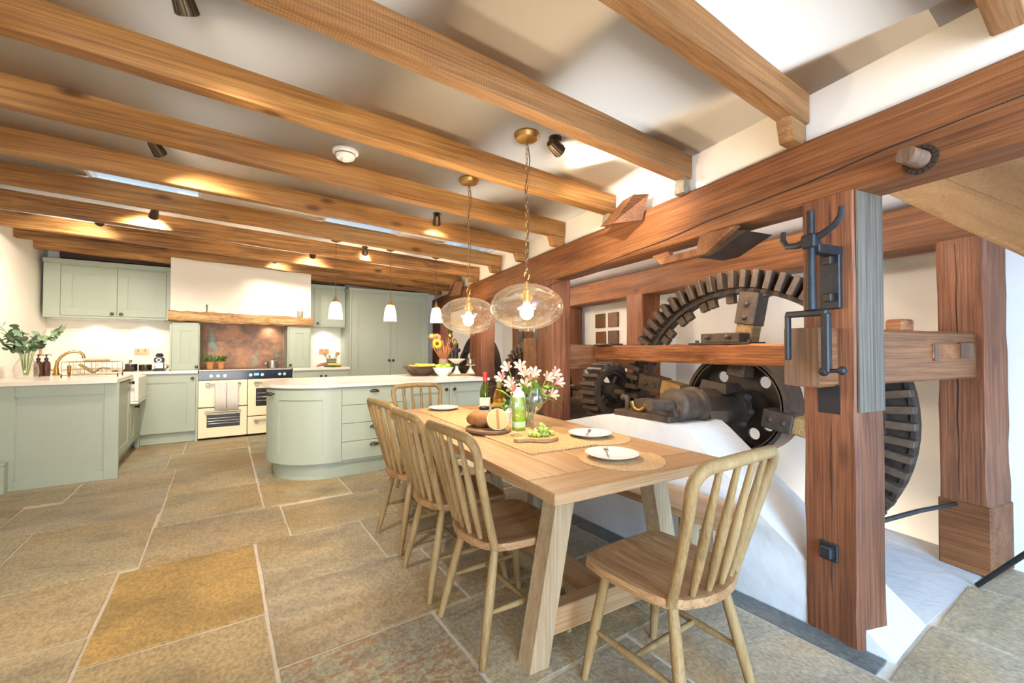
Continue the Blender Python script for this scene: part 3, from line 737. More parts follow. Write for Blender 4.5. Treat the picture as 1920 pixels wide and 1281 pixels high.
# bearing block
bb_ = thing('pillow_bearing', 'iron pillow-block bearing bolted on top of the white plinth', 'bearing', (2.27, 1.79, .765), 0)
b = MB(); b.box((.0, 0, .018), (.19, .43, .036), None, .005); b.box((0, 0, -.004), (.17, .39, .012)); b.build('base_plate', M_iron2, bb_)
b = MB()
pf = [(-.20, .036), (-.17, .10), (-.15, .115), (-.10, .115), (-.085, .075), (-.06, .055), (-.035, .075), (-.02, .115), (.10, .115), (.13, .06), (.15, .036)]
b.prism([(-p[0], p[1]) for p in pf][::-1], .11, Matrix(((0, 0, 1, -.055), (-1, 0, 0, -.03), (0, 1, 0, 0), (0, 0, 0, 1)))); b.build('pedestal', M_iron2, bb_)
b = MB()
for y in (.175, -.175):
    b.tube([(0, y, .03), (0, y, .09), (.0, y + .012, .112), (0, y + .035, .115), (0, y + .05, .10)], [.018, .018, .02, .02, .016], 8)
b.build('hooked_bolts', M_iron2, bb_)
b = MB(); b.tube([(-.06, .03 + .055 * math.cos(t), .10 + .055 * math.sin(t)) for t in [PI + k * PI / 10 for k in range(11)]], .016, 8); b.build('brass_step', M_brass, bb_)
# pinion
pn = thing('cogged_pinion', 'dark cogged pinion with curved spokes beside the four wall tiles', 'gear', (2.84, 2.62, .83))
Ry = Matrix.Rotation(R(-90), 4, 'X')
b = MB(); b.lathe([(.155, 0), (.205, 0), (.205, .17), (.155, .17)], 44, Ry, closed=True); b.lathe([(.19, -.02), (.225, -.02), (.225, .0), (.19, 0)], 44, Ry, closed=True); b.build('rim', M_iron, pn)
b = MB(); b.box((0, .085, .225), (.034, .17, .055), None, .004); tm = b.mesh('tooth', M_iron2)
for k in range(20): put('tooth', tm, pn, (0, 0, 0), (0, 2 * PI * k / 20, 0))
b = MB(); b.lathe([(0, -.03), (.06, -.03), (.065, 0), (.075, .02), (.07, .16), (0, .16)], 20, Ry); b.build('hub', M_iron, pn)
for k in range(4):
    t = R(38) + k * PI / 2
    b = MB(); pts = [(r * math.cos(t + .25 * (r - .06) / .12), .07, r * math.sin(t + .25 * (r - .06) / .12)) for r in (.05, .09, .13, .17)]
    b.tube(pts, [.034, .026, .026, .034], 8); b.build('spoke', M_iron, pn)
b = MB(); b.cyl((0, -.11, 0), (0, 0, 0), .024, .027, 12); b.cyl((0, .1, 0), (0, 2.6, -.02), .028, .028, 12); b.build('pinion_shaft', M_iron2, pn)
# stuff behind the pinion: second ring gear, flywheels, uprights
g2 = thing('far_ring_gear', 'toothed ring gear half hidden behind the flowers and the front post', 'gear', (3.05, 4.05, .72), R(4))
b = MB(); ring_prof(b, .47, .55, 0, .08, 56); b.build('rim', M_iron, g2)
b = MB(); b.box((-.03, 0, .52), (.08, .035, .12), None, .003); c2 = b.mesh('cog', M_iron2)
for k in range(48): put('cog', c2, g2, (0, 0, 0), (2 * PI * k / 48, 0, 0))
for k in range(6):
    t = 2 * PI * k / 6 + .3; b = MB(); b.bar(polar(t, .05, .04), polar(t, .48, .04), .06, .06, (1, 0, 0)); b.build('spoke', M_iron, g2)
b = MB(); b.lathe([(0, -.1), (.07, -.1), (.07, .12), (0, .12)], 16, Matrix.Rotation(R(90), 4, 'Y')); b.build('hub', M_iron, g2)
for nm, lab, loc, r, w in (('belt_flywheel', 'spoked flywheel rim between the larder and the far front post', (3.2, 5.95, .90), .33, .05), ('belt_flywheel', 'larger thin flywheel hoop rising behind the far front post', (3.3, 5.85, .88), .56, .03)):
    f = thing(nm, lab, 'flywheel', loc, 0, 'belt flywheels in the far mill bay')
    b = MB(); ring_prof(b, r - w, r, 0, .10, 56); b.build('rim', M_iron, f)
    for k in range(6):
        t = 2 * PI * k / 6 + r; b = MB(); b.bar(polar(t, .04, .05), polar(t, r - w * .5, .05), .035, .025, (1, 0, 0)); b.build('spoke', M_iron, f)
    b = MB(); b.lathe([(0, -.05), (.06, -.05), (.06, .15), (0, .15)], 14, Matrix.Rotation(R(90), 4, 'Y')); b.build('hub', M_iron, f)
for (lab, p, r, z1) in (('slim upright iron shaft in front of the flywheels', (2.72, 5.6), .022, 1.55), ('thick upright iron post beside the far front post', (2.60, 5.2), .045, 1.28), ('upright iron spindle above the far ring gear', (3.02, 4.27), .045, 1.75)):
    b = MB(); b.cyl((p[0], p[1], 0), (p[0], p[1], z1), r, r * .9, 12)
    for z in (.5, .9, z1 - .12): b.cyl((p[0], p[1], z), (p[0], p[1], z + .05), r * 1.5, r * 1.5, 12)
    tag(b.build('upright_spindle', M_iron), lab, 'shaft')
o = MB().bb(2.75, 3.5, 4.75, 4.95, .55, .72, .01).build('machine_bed', W_dark); tag(o, 'dark machine bed timber behind the far front post', 'timber')
o = MB().bb(2.55, 3.45, 3.2, 3.4, .35, .60, .01).build('machine_bed', W_dark); tag(o, 'low dark timber bed behind the pinion and flowers', 'timber')
# wall tiles
for (a, z, lab, c1, c2) in ((3.965, 1.596, 'olive and brown square art tile, upper left of four on the wall', (.16, .15, .05), (.30, .10, .04)),
  (3.677, 1.596, 'brown and red square art tile, upper right of four on the wall', (.22, .09, .04), (.34, .16, .06)),
  (3.953, 1.35, 'orange-red square art tile, lower left of four on the wall', (.42, .10, .03), (.17, .12, .05)),
  (3.677, 1.354, 'dark patterned square art tile, lower right of four on the wall', (.10, .09, .07), (.30, .12, .05))):
    m, nt, bs = newmat('art_tile_print'); v = coords(nt, (26, 26, 26), (0, PI / 2, 0), rand=False)
    ck = nd(nt, 'ShaderNodeTexBrick', Scale=1.0); ln(nt, v, ck.inputs['Vector'])
    ck.inputs['Color1'].default_value = (*c1, 1); ck.inputs['Color2'].default_value = (*c2, 1); ck.inputs['Mortar'].default_value = (.05, .03, .02, 1)
    nn = nd(nt, 'ShaderNodeTexNoise', Scale=2.0, Detail=4.0); ln(nt, v, nn.inputs['Vector'])
    ln(nt, mixc(nt, .5, ck.outputs[0], nn.outputs[0], 'MULTIPLY'), bs.inputs['Base Color'])
    o = MB().box((0, 0, 0), (.03, .205, .19), None, .004).build('wall_tile', m); o.matrix_basis = Matrix.Translation(ml(a, 1.622, z)) @ Matrix.Rotation(RZM, 4, 'Z')
    tag(o, lab, 'wall tile', 'four art tiles on the mill wall')
# stair soffit
st = thing('stair_soffit', 'pale planked underside of a staircase at the upper right', 'staircase', ml(0, .9, 1.8), 0)
def sp_(a, k):   # k = plank boundary index
    b = .9 - .33 * k; z = 1.80 + .9 * a + .20 * k
    return Vector(ml(a, b, z)) - Vector(ml(0, .9, 1.8))
for k in range(2):
    p = [sp_(.62, k), sp_(-.9, k), sp_(-.9, k + .985), sp_(.62, k + .985)]
    MB().hexa([tuple(v) for v in p], [tuple(v + Vector((0, 0, .035))) for v in p]).build('plank', W_stair, st)
p = [sp_(.62, -.03), sp_(-.9, -.03), sp_(-.9, .06), sp_(.62, .06)]
MB().hexa([tuple(v - Vector((0, 0, .02))) for v in p], [tuple(v) for v in p]).build('edge_strip', W_stair, st)
o = MB().bb(-1.62, -.56, 7.30, 7.575, 2.30, 2.44, .006).build('dark_plate', W_dark); tag(o, 'dark strip standing in for the shaded recess above the wide wall cabinet', 'timber')  # dark strips stand in for shade in the recess above the wall cabinets
o = MB().bb(1.105, 1.66, 7.30, 7.575, 2.23, 2.36, .006).build('dark_plate', W_dark); tag(o, 'dark strip standing in for the shaded recess above the single-door wall cabinet', 'timber')

# ================================================================== KITCHEN UNITS
def knob(parent, x, y, z, mat=None, s=1.0):
    """bronze knob on a face looking along -y"""
    b = MB(); b.lathe([(0, 0), (.011 * s, 0), (.007 * s, .010), (.007 * s, .018), (.017 * s, .024), (.019 * s, .032), (.012 * s, .040), (0, .042)], 14, Matrix.Translation((x, y, z)) @ Matrix.Rotation(R(90), 4, 'X'))
    return b.build('knob', mat or M_bronze, parent)
def cup_pull(parent, x, y, z):
    b = MB(); n = 12; V = []
    for i in range(6):
        v = PI / 2 * i / 5
        V.append([b.bm.verts.new((x + .046 * math.cos(PI * k / n), y - .001 - .027 * math.sin(PI * k / n) * math.sin(v), z + .027 * math.sin(PI * k / n) * math.cos(v))) for k in range(n + 1)])
    for i in range(5):
        for k in range(n): b.bm.faces.new((V[i][k], V[i][k + 1], V[i + 1][k + 1], V[i + 1][k]))
    bmesh.ops.remove_doubles(b.bm, verts=b.bm.verts, dist=1e-5)
    o = b.build('cup_pull', M_bronze, parent)
    md = o.modifiers.new('s', 'SOLIDIFY'); md.thickness = .003
    return o
def shaker(parent, x0, x1, z0, z1, y, fr=.075, name='door', th=.02):
    """framed door facing -y, front face at y"""
    b = MB(); f = fr
    b.bb(x0, x1, y, y + th, z0, z0 + f, .0015); b.bb(x0, x1, y, y + th, z1 - f, z1, .0015)
    b.bb(x0, x0 + f, y, y + th, z0 + f, z1 - f, .0015); b.bb(x1 - f, x1, y, y + th, z0 + f, z1 - f, .0015)
    b.bb(x0 + f - .002, x1 - f + .002, y + .009, y + th - .002, z0 + f - .002, z1 - f + .002)
    g = .010
    for (p, q) in (((x0 + f, z0 + f), (x1 - f, z0 + f)), ((x1 - f, z0 + f), (x1 - f, z1 - f)), ((x1 - f, z1 - f), (x0 + f, z1 - f)), ((x0 + f, z1 - f), (x0 + f, z0 + f))):
        b.bar((p[0], y + .006, p[1]), (q[0], y + .006, q[1]), .009, .009, (0, 1, 0))
    return b.build(name, M_cab, parent)
def drawer(parent, x0, x1, z0, z1, y):
    return MB().bb(x0, x1, y, y + .02, z0, z1, .002).build('drawer', M_cab, parent)
YF = 6.96
# --- base unit left of the range
c = thing('base_cabinet', 'sage green base cabinet with one door, left of the cream range cooker', 'cabinet', (-.59, YF, 0))
b = MB(); b.bb(-.32, .345, .02, .60, .135, .885); b.bb(-.32, .345, .0, .02, .865, .885, .001); b.bb(.32, .345, -.0, .02, .0, .87, .001); b.bb(-.32, -.265, 0, .02, .135, .866, .001)
b.build('carcass', M_cab, c)
MB().bb(-.345, .32, .06, .08, 0, .135).build('plinth', M_cab, c)
d = shaker(c, -.262, .317, .14, .862, 0, .09); knob(d, .285, 0, .825)
# --- sink run (front faces +x)
c = thing('sink_cabinet', 'sage green sink run of cabinets along the left wall', 'cabinet', (-.82, 6.18, 0), R(90))
# local x = world y - 6.18 ; local y = -(world x + .82)
b = MB(); b.bb(-.76, .06, .02, .92, .135, .885); b.bb(.06, .76, .02, .92, .135, .585); b.bb(.73, .80, .0, .04, 0, .885); b.bb(.06, .1, .001, .02, .135, .885); b.bb(-.76, -.72, 0, .02, .1, .885)
b.build('carcass', M_cab, c)
MB().bb(-.76, .80, .075, .095, 0, .135).build('plinth', M_cab, c)
d = shaker(c, -.715, .055, .14, .862, 0, .075); knob(d, .02, 0, .835)
for x0, x1, kx in ((.105, .41, .385), (.415, .725, .44)):
    d = shaker(c, x0, x1, .14, .575, 0, .06); knob(d, kx, 0, .535)
# end panel facing the camera
ep = thing('end_panel', 'large framed sage end panel closing the sink run at the left edge', 'panel', (-.785, 5.385, 0))
b = MB(); b.bb(-.99, 0, 0.0125, .03, 0.0, .885); b.build('backing', M_cab, ep)
b = MB(); b.bb(-.10, 0, -.002, .012, 0, .885, .002); b.bb(-.66, -.10, -.002, .012, .79, .885, .002); b.bb(-.66, -.10, -.002, .012, 0, .085, .002); b.bb(-.99, -.66, -.002, .012, 0, .885, .002)
b.build('frame', M_cab, ep)
b = MB()
for p, q_ in (((-.66, .085), (-.10, .085)), ((-.10, .085), (-.10, .79)), ((-.10, .79), (-.66, .79)), ((-.66, .79), (-.66, .085))):
    b.bar((p[0], .008, p[1]), (q_[0], .008, q_[1]), .012, .012, (0, 1, 0))
b.build('moulding', M_cab, ep)
sk = MB(); sk.bb(-1.78, -1.475, 5.30, 5.382, 0, .235, .003); sk.bb(-1.78, -1.472, 5.295, 5.385, .235, .258, .004)
struct(sk.build('baseboard_left', M_cab))
# --- worktops
w = MB(); t0, t1 = .887, .925
w.bb(-1.775, -.795, 5.345, 6.25, t0, t1, .003); w.bb(-1.775, -1.30, 6.25, 6.90, t0, t1, .003); w.bb(-1.775, -.795, 6.90, 7.57, t0, t1, .003); w.bb(-.80, -.25, 6.935, 7.57, t0, t1, .003)
w.bb(-1.775, -1.755, 5.36, 7.5, t1, 1.03, .002); w.bb(-1.75, -.56, 7.555, 7.575, t1, .97, .002)
o = w.build('worktop', M_top); tag(o, 'pale stone worktop over the sink run and left corner', 'worktop', 'kitchen worktops')
o = MB().bb(.862, 1.655, 6.935, 7.57, .887, .925, .003).build('worktop', M_top); tag(o, 'short pale stone worktop between the range and the larder', 'worktop', 'kitchen worktops')
# --- belfast sink
c = thing('butler_sink', 'white ceramic butler sink set in the sink run', 'sink', (-.80, 6.575, .59))
b = MB(); b.bb(-.46, .045, -.31, .31, 0, .03, .01); b.bb(0.005, .045, -.31, .31, .03, .30, .01); b.bb(-.46, -.425, -.31, .31, .03, .30, .01); b.bb(-.425, .005, -.31, -.275, .03, .30, .008); b.bb(-.425, .005, .275, .31, .03, .30, .008)
b.build('basin', M_white, c)
MB().lathe([(0, 0), (.03, 0), (.03, .006), (0, .006)], 14, Matrix.Translation((-.2, 0, .03))).build('drain', M_dsteel, c)
# --- base right of the range
c = thing('base_cabinet', 'sage green base cabinet between the range and the larder', 'cabinet', (1.26, YF, 0))
b = MB(); b.bb(-.40, .395, .02, .60, .135, .885); b.bb(-.40, .395, 0, .02, .865, .885); b.bb(-.40, -.37, 0, .02, 0, .866); b.build('carcass', M_cab, c)
MB().bb(-.37, .395, .06, .08, 0, .135).build('plinth', M_cab, c)
d = shaker(c, -.366, .01, .14, .862, 0); knob(d, -.02, 0, .8); d = shaker(c, .014, .39, .14, .862, 0); knob(d, .05, 0, .8)
# --- narrow side cupboards beside the range
for x0, x1, kx, lab in ((-.545, -.235, -.265, 'narrow sage wall cupboard standing on the worktop left of the hob'), (.79, 1.10, .83, 'narrow sage wall cupboard standing on the worktop right of the hob')):
    c = thing('narrow_cupboard', lab, 'cabinet', ((x0 + x1) / 2, YF, .926)); h = (x1 - x0) / 2
    b = MB(); b.bb(-h, h, .02, .58, 0, .615); b.bb(-h, -h + .022, 0, .02, 0, .615, .001); b.bb(h - .012, h, 0, .02, 0, .615, .001); b.bb(-h, h, 0, .02, .60, .615); b.bb(-h, h, 0, .02, 0, .01); b.build('carcass', M_cab, c)
    d = shaker(c, -h + .024, h - .014, .012, .598, -.001, .085); knob(d, kx - (x0 + x1) / 2, -.001, .045)
# --- mantel beam
o = beam((-.56, 6.985, 1.625), (1.125, 6.985, 1.60), .15, .135, .018, 26, bev=.02, seed=41).build('mantel_beam', W_lintel); tag(o, 'thick rough oak mantel beam over the range alcove', 'beam')
# --- copper splashback
m, nt, bs = newmat('patinated_copper'); v = coords(nt, (2.6, 2.6, 2.6), (0, .6, 0), rand=False)
n1 = nd(nt, 'ShaderNodeTexNoise', Scale=1.3, Detail=7.0, Roughness=0.72, Distortion=0.25); ln(nt, v, n1.inputs['Vector'])
r1 = ramp(nt, [(.32, (.10, .085, .075)), (.47, (.22, .12, .08)), (.60, (.40, .20, .11)), (.75, (.30, .16, .09))]); ln(nt, n1.outputs[0], r1.inputs[0])
n2 = nd(nt, 'ShaderNodeTexNoise', Scale=1.9, Detail=5.0, Distortion=.8); ln(nt, v, n2.inputs['Vector'])
r2 = ramp(nt, [(.60, (0, 0, 0)), (.68, (.8, .8, .8))]); ln(nt, n2.outputs[0], r2.inputs[0])
ln(nt, mixc(nt, r2.outputs[0], r1.outputs[0], (.10, .30, .25)), bs.inputs['Base Color']); bs.inputs['Roughness'].default_value = .45; bs.inputs['Metallic'].default_value = .35
M_patina = m
o = MB().bb(-.235, .79, 7.555, 7.575, .93, 1.60).build('splashback', m); tag(o, 'mottled copper splashback with green patina behind the hob', 'splashback')
# --- wall cabinets
c = thing('wall_cabinet', 'wide sage wall cabinet with two doors above the sink corner', 'cabinet', (-1.14, 7.23, 1.58))
b = MB(); b.bb(-.595, .575, .02, .345, .005, .645); b.bb(-.595, -.452, 0, .02, 0, .645, .002); b.bb(.535, .575, 0, .02, 0, .645, .002); b.bb(-.452, .535, 0, .02, 0, .025, .001); b.bb(-.452, .535, 0, .02, .632, .645, .001); b.build('carcass', M_cab, c)
MB().bb(-.60, .58, -.02, .345, .645, .70, .004).build('cornice', M_cab, c)
d = shaker(c, -.449, .050, .029, .629, 0, .095); knob(d, .01, 0, .06); d = shaker(c, .054, .532, .029, .629, 0, .095); knob(d, .095, 0, .06)
b = MB().bb(-.55, .5, .18, .32, -.006, .005); b.build('light_rail', M_white, c)
c = thing('wall_cabinet', 'single-door sage wall cabinet beside the larder, right of the mantel', 'cabinet', (1.385, 7.23, 1.55))
b = MB(); b.bb(-.275, .265, .02, .345, .005, .62); b.bb(-.275, -.20, 0, .02, 0, .62, .002); b.bb(-.20, .265, 0, .02, .60, .62); b.bb(-.2, .265, 0, .02, 0, .012); b.build('carcass', M_cab, c)
MB().bb(-.28, .265, -.02, .345, .62, .66, .004).build('cornice', M_cab, c)
d = shaker(c, -.197, .262, .015, .597, 0, .08); knob(d, -.15, 0, .055)
# --- larder
c = thing('larder_cupboard', 'tall double-door sage larder cupboard in the back right corner', 'cabinet', (2.305, YF, 0))
b = MB(); b.bb(-.65, .65, .02, .60, 0, 2.12); b.bb(-.65, -.62, 0, .02, 0, 2.12, .002); b.bb(.62, .65, 0, .02, 0, 2.12, .002); b.bb(-.62, .62, 0, .02, 2.10, 2.12); b.build('carcass', M_cab, c)
MB().bb(-.67, .67, -.025, .60, 2.12, 2.165, .006).build('cornice', M_cab, c)
for x0, x1, kx in ((-.617, -.002, -.035), (.002, .617, .035)):
    d = shaker(c, x0, x1, .14, 2.097, 0, .095); knob(d, kx, 0, 1.02, None, 1.1)
# --- range cooker
rc = thing('range_cooker', 'cream range cooker with black control panel under the mantel', 'cooker', (.305, YF, 0))
b = MB(); b.bb(-.545, .545, .03, .57, .02, .905); b.build('body', M_black, rc)
b = MB(); b.bb(-.55, .55, -.01, .58, .905, .93, .004); b.build('hob_top', M_dsteel, rc)
b = MB(); b.bb(-.55, .55, -.005, .03, .79, .905, .004); b.build('control_panel', M_bluebl, rc)
for x, s in ((-.41, 1), (-.335, 1), (-.26, 1), (.035, 1), (.175, 1), (.39, 1), (.45, 1)):
    b = MB(); b.lathe([(0, 0), (.024, 0), (.024, .018), (.020, .030), (0, .031)], 16, Matrix.Translation((x, -.005, .845)) @ Matrix.Rotation(R(90), 4, 'X')); b.build('control_knob', M_steel, rc)
MB().bb(.075, .135, -.008, -.003, .835, .87).build('clock_display', M_screen, rc)
def ovendoor(x0, x1, z0, z1, win, bar=True):
    d = MB().bb(x0, x1, -.012, .03, z0, z1, .005).build('oven_door', M_cream, rc)
    if win:
        MB().bb(win[0], win[1], -.016, -.010, win[2], win[3], .002).build('oven_window', M_black, d)
        rk = MB()
        for zz_ in (.3, .5, .72): rk.cyl((win[0] + .01, -.0175, win[2] + (win[3] - win[2]) * zz_), (win[1] - .01, -.0175, win[2] + (win[3] - win[2]) * zz_), .0025, .0025, 6)
        rk.build('oven_rack', M_steel, d)
    if bar:
        h = MB(); zb_ = z1 - .055
        h.bb(x0 + .085, x0 + .12, -.055, -.010, zb_ - .03, zb_ + .022, .003); h.bb(x1 - .12, x1 - .085, -.055, -.010, zb_ - .03, zb_ + .022, .003)
        h.cyl((x0 + .07, -.052, zb_ + .008), (x1 - .07, -.052, zb_ + .008), .011, .011, 10); h.build('door_handle', M_dsteel, d)
    return d
ovendoor(-.548, -.004, .435, .785, None)
ovendoor(-.548, -.004, .03, .42, (-.455, -.085, .165, .33))
ovendoor(.004, .548, .28, .785, (.10, .45, .41, .66))
ovendoor(.004, .548, .03, .268, None)
# towels on the handle
m, nt, bs = newmat('gingham_cotton'); v = coords(nt, (1, 1, 1), rand=False)
ck = nd(nt, 'ShaderNodeTexChecker', Scale=110.0); ln(nt, v, ck.inputs['Vector']); ck.inputs['Color1'].default_value = (.58, .53, .53, 1); ck.inputs['Color2'].default_value = (.86, .82, .79, 1)
ln(nt, ck.outputs[0], bs.inputs['Base Color']); bs.inputs['Roughness'].default_value = .9
M_ging = m
for x0, x1, lab in ((-.115, .015, 'left of two small-check tea towels hung on the oven handle'), (.018, .145, 'right of two small-check tea towels hung on the oven handle')):
    b = MB(); n = 8; cols = []
    for k in range(n + 1):
        x = x0 + (x1 - x0) * k / n; wv = .004 * math.sin(k * 2.2 + x0 * 40)
        cols.append([(x, -.040 + wv, .56), (x, -.040 + wv, .725), (x, -.040, .738), (x, -.052, .7535), (x, -.066, .742), (x, -.0665 + wv, .70), (x, -.071 + wv, .56), (x, -.074 + wv, .395 + .004 * math.sin(k))])
    V = [[b.bm.verts.new(p) for p in cl] for cl in cols]
    for i in range(n):
        for j in range(len(cols[0]) - 1): b.bm.faces.new((V[i][j], V[i + 1][j], V[i + 1][j + 1], V[i][j + 1]))
    o = b.build('tea_towel', M_ging); o.location = (.305 - .275 + .02, YF, 0); md = o.modifiers.new('s', 'SOLIDIFY'); md.thickness = .003; tag(o, lab, 'towel', 'tea towels on the oven handle')

# --- island
IY0, IY1, IX0, IX1 = 4.20, 5.36, .36, 2.52
def island_outline(ins, n=14):
    x0 = IX0 + ins; r = .50 - ins; pts = []
    cx, cy = IX0 + .50, IY0 + .50
    for k in range(n + 1):
        t = PI + PI / 2 * k / n; pts.append((cx + r * math.cos(t), cy + r * math.sin(t)))
    pts += [(IX1 - max(0, ins) * .3, IY0 + ins), (IX1 - max(0, ins) * .3, IY1 - ins)]
    cy2 = IY1 - .50
    for k in range(n + 1):
        t = PI / 2 + PI / 2 * k / n; pts.append((cx + r * math.cos(t), cy2 + r * math.sin(t)))
    return pts
isl = thing('kitchen_island', 'sage kitchen island with rounded end, drawers and two doors', 'island', (0, 0, 0))
IZ = .848
MB().prism(island_outline(.022), IZ - .145, Matrix.Translation((0, 0, .145))).build('carcass', M_cab, isl, ang=30)
MB().prism(island_outline(.075), .15).build('plinth', M_cab, isl, ang=30)
def curved_panel(t0, t1, z0, z1, r0, r1, n=12):
    b = MB(); cx, cy = IX0 + .50, IY0 + .50
    lo = [(cx + r0 * math.cos(t0 + (t1 - t0) * k / n), cy + r0 * math.sin(t0 + (t1 - t0) * k / n)) for k in range(n + 1)]
    hi = [(cx + r1 * math.cos(t1 + (t0 - t1) * k / n), cy + r1 * math.sin(t1 + (t0 - t1) * k / n)) for k in range(n + 1)]
    return lo + hi
def curved_door(t0, t1, cap=0.0):
    b = MB(); f = .09; df = f / .5
    for (a0, a1, z0, z1, r1) in ((t0, t1, .16, .16 + f, .50), (t0, t1, IZ - .02 - f, IZ - .02, .50), (t0, t0 + df, .16 + f, IZ - .02 - f, .50), (t1 - df, t1, .16 + f, IZ - .02 - f, .50), (t0 + df, t1 - df, .16 + f, IZ - .02 - f, .488)):
        b.prism(curved_panel(a0, a1, z0, z1, .475, r1), z1 - z0, Matrix.Translation((0, 0, z0)))
    return b.build('curved_door', M_cab, isl, ang=30)
d1 = curved_door(PI * 1.12, PI * 1.5)
def rknob(par, t, z):
    cx, cy = IX0 + .5 + .5 * math.cos(t), IY0 + .5 + .5 * math.sin(t)
    b = MB(); b.lathe([(0, 0), (.011, 0), (.007, .010), (.007, .020), (.018, .026), (.020, .034), (.012, .044), (0, .046)], 14, Matrix.Translation((cx, cy, z)) @ Matrix.Rotation(t, 4, 'Z') @ Matrix.Rotation(R(90), 4, 'Y')); b.build('knob', M_bronze, par)
rknob(d1, PI * 1.135, .79)
d0 = curved_door(PI * 1.004, PI * 1.115); rknob(d0, PI * 1.10, .79)
MB().bb(IX0 + .498, .931, IY0 - .0, IY0 + .022, .16, IZ - .02).build('front_filler', M_cab, isl)
zs = [.165, .335, .505, .675, IZ - .02]
for i in range(4):
    d = drawer(isl, .935, 1.535, zs[i] + .002, zs[i + 1] - .002, IY0); cup_pull(d, 1.235, IY0, zs[i] + .115)
d = shaker(isl, 1.542, 2.03, .165, IZ - .02, IY0, .085); knob(d, 1.985, IY0, .775)
d = shaker(isl, 2.035, 2.515, .165, IZ - .02, IY0, .085); knob(d, 2.08, IY0, .775)
o = MB(); o.prism(island_outline(-.025), .028, Matrix.Translation((0, 0, IZ + .001)))
es = [e for e in o.bm.edges]
o = o.build('worktop', M_top, ang=30); tag(o, 'long pale stone island worktop with rounded left end', 'worktop', 'kitchen worktops')
IT = IZ + .0295

# ================================================================== KITCHEN OBJECTS
# eucalyptus in glass vase
ev = thing('eucalyptus_vase', 'clear glass vase of eucalyptus branches at the left worktop end', 'vase', (-1.50, 5.84, .926))
vp = [(0, .0), (.062, .0), (.075, .012), (.085, .06), (.078, .12), (.045, .19), (.042, .215), (.056, .235), (.052, .235), (.038, .215), (.041, .19), (.074, .12), (.081, .06), (.07, .016), (0, .014)]
MB().lathe(vp, 28).build('glass_body', M_glass, ev)
b = MB(); n = 10
for k in range(n): b.bm.verts.new((.055 * math.cos(2 * PI * k / n), .032 * math.sin(2 * PI * k / n), 0))
b.bm.verts.ensure_lookup_table(); f = b.bm.faces.new(b.bm.verts[:]); bmesh.ops.poke(b.bm, faces=[f])
for v_ in b.bm.verts: v_.co.z = .006 * (1 - (v_.co.x / .055) ** 2)
eleaf = b.mesh('leaf', M_euc)
r2 = random.Random(3)
for s_, (dx, dy, hz) in enumerate([(-.20, .0, .52), (-.10, .05, .50), (-.02, -.05, .45), (.06, .06, .44), (.26, .04, .52), (-.24, -.03, .36), (.12, -.04, .40), (.20, 0, .42), (-.14, -.06, .42)]):
    P0 = Vector((dx * .05, dy * .05, .03)); P1 = Vector((dx * .18, dy * .18, .24)); P2 = Vector((dx, dy, hz))
    pts = [P0.lerp(P1, t / 3) for t in range(4)] + [P1.lerp(P2, t / 5) + Vector((0, 0, .03 * math.sin(PI * t / 5))) for t in range(1, 6)]
    MB().tube(pts, .003, 6).build('stem', M_gstem, ev)
    for k in range(9):
        t = .12 + k * .1; p = P1.lerp(P2, t); sd = 1 if k % 2 else -1
        put('leaf', eleaf, ev, p + Vector((sd * .025 * r2.random(), r2.uniform(-.035, .035), r2.uniform(-.01, .03))), (r2.uniform(-1.2, 1.2), r2.uniform(-1.0, 1.0), r2.uniform(0, 6.3)), (r2.uniform(.55, .95),) * 3)
# soap bottles
for x, y, lab in ((-1.52, 6.24, 'left brown pump bottle beside the eucalyptus vase'), (-1.478, 6.30, 'right brown pump bottle beside the eucalyptus vase')):
    s_ = thing('soap_bottle', lab, 'bottle', (x, y, .926), 0, 'brown pump bottles')
    MB().lathe([(0, 0), (.03, 0), (.032, .006), (.032, .12), (.026, .145), (.013, .155), (.013, .165), (0, .165)], 18).build('bottle_body', plain('brown_bottle', (.06, .02, .012), .25), s_)
    b = MB(); b.lathe([(0, .165), (.016, .165), (.016, .185), (.006, .187), (.006, .21), (.012, .212), (.012, .222), (0, .223)], 12); b.tube([(0, 0, .217), (.03, 0, .217), (.04, 0, .209)], .004, 6); b.build('pump', M_black, s_)
# tap
tp = thing('kitchen_tap', 'aged brass swan-neck kitchen tap over the sink', 'tap', (-1.435, 6.43, .926))
b = MB(); b.lathe([(0, 0), (.028, 0), (.030, .012), (.022, .03), (.020, .07), (.016, .09), (0, .09)], 16)
arc = [(0, 0, .08), (.006, 0, .14), (.03, .008, .19), (.07, .02, .23), (.12, .035, .25), (.165, .05, .242), (.19, .058, .215), (.197, .06, .175)]
b.tube(arc, [.016, .015, .014, .0135, .013, .013, .0135, .016], 12); b.build('spout', M_brass, tp)
b = MB(); b.tube([(-.02, 0, .05), (-.055, -.01, .07)], .006, 8); b.ball((-.06, -.012, .075), .009, 8); b.build('lever', M_brass, tp)
b = MB(); b.cyl((.11, -.06, 0), (.11, -.06, .085), .014, .016, 12); b.ball((.11, -.06, .09), .018, 10); b.build('side_valve', M_brass, tp)
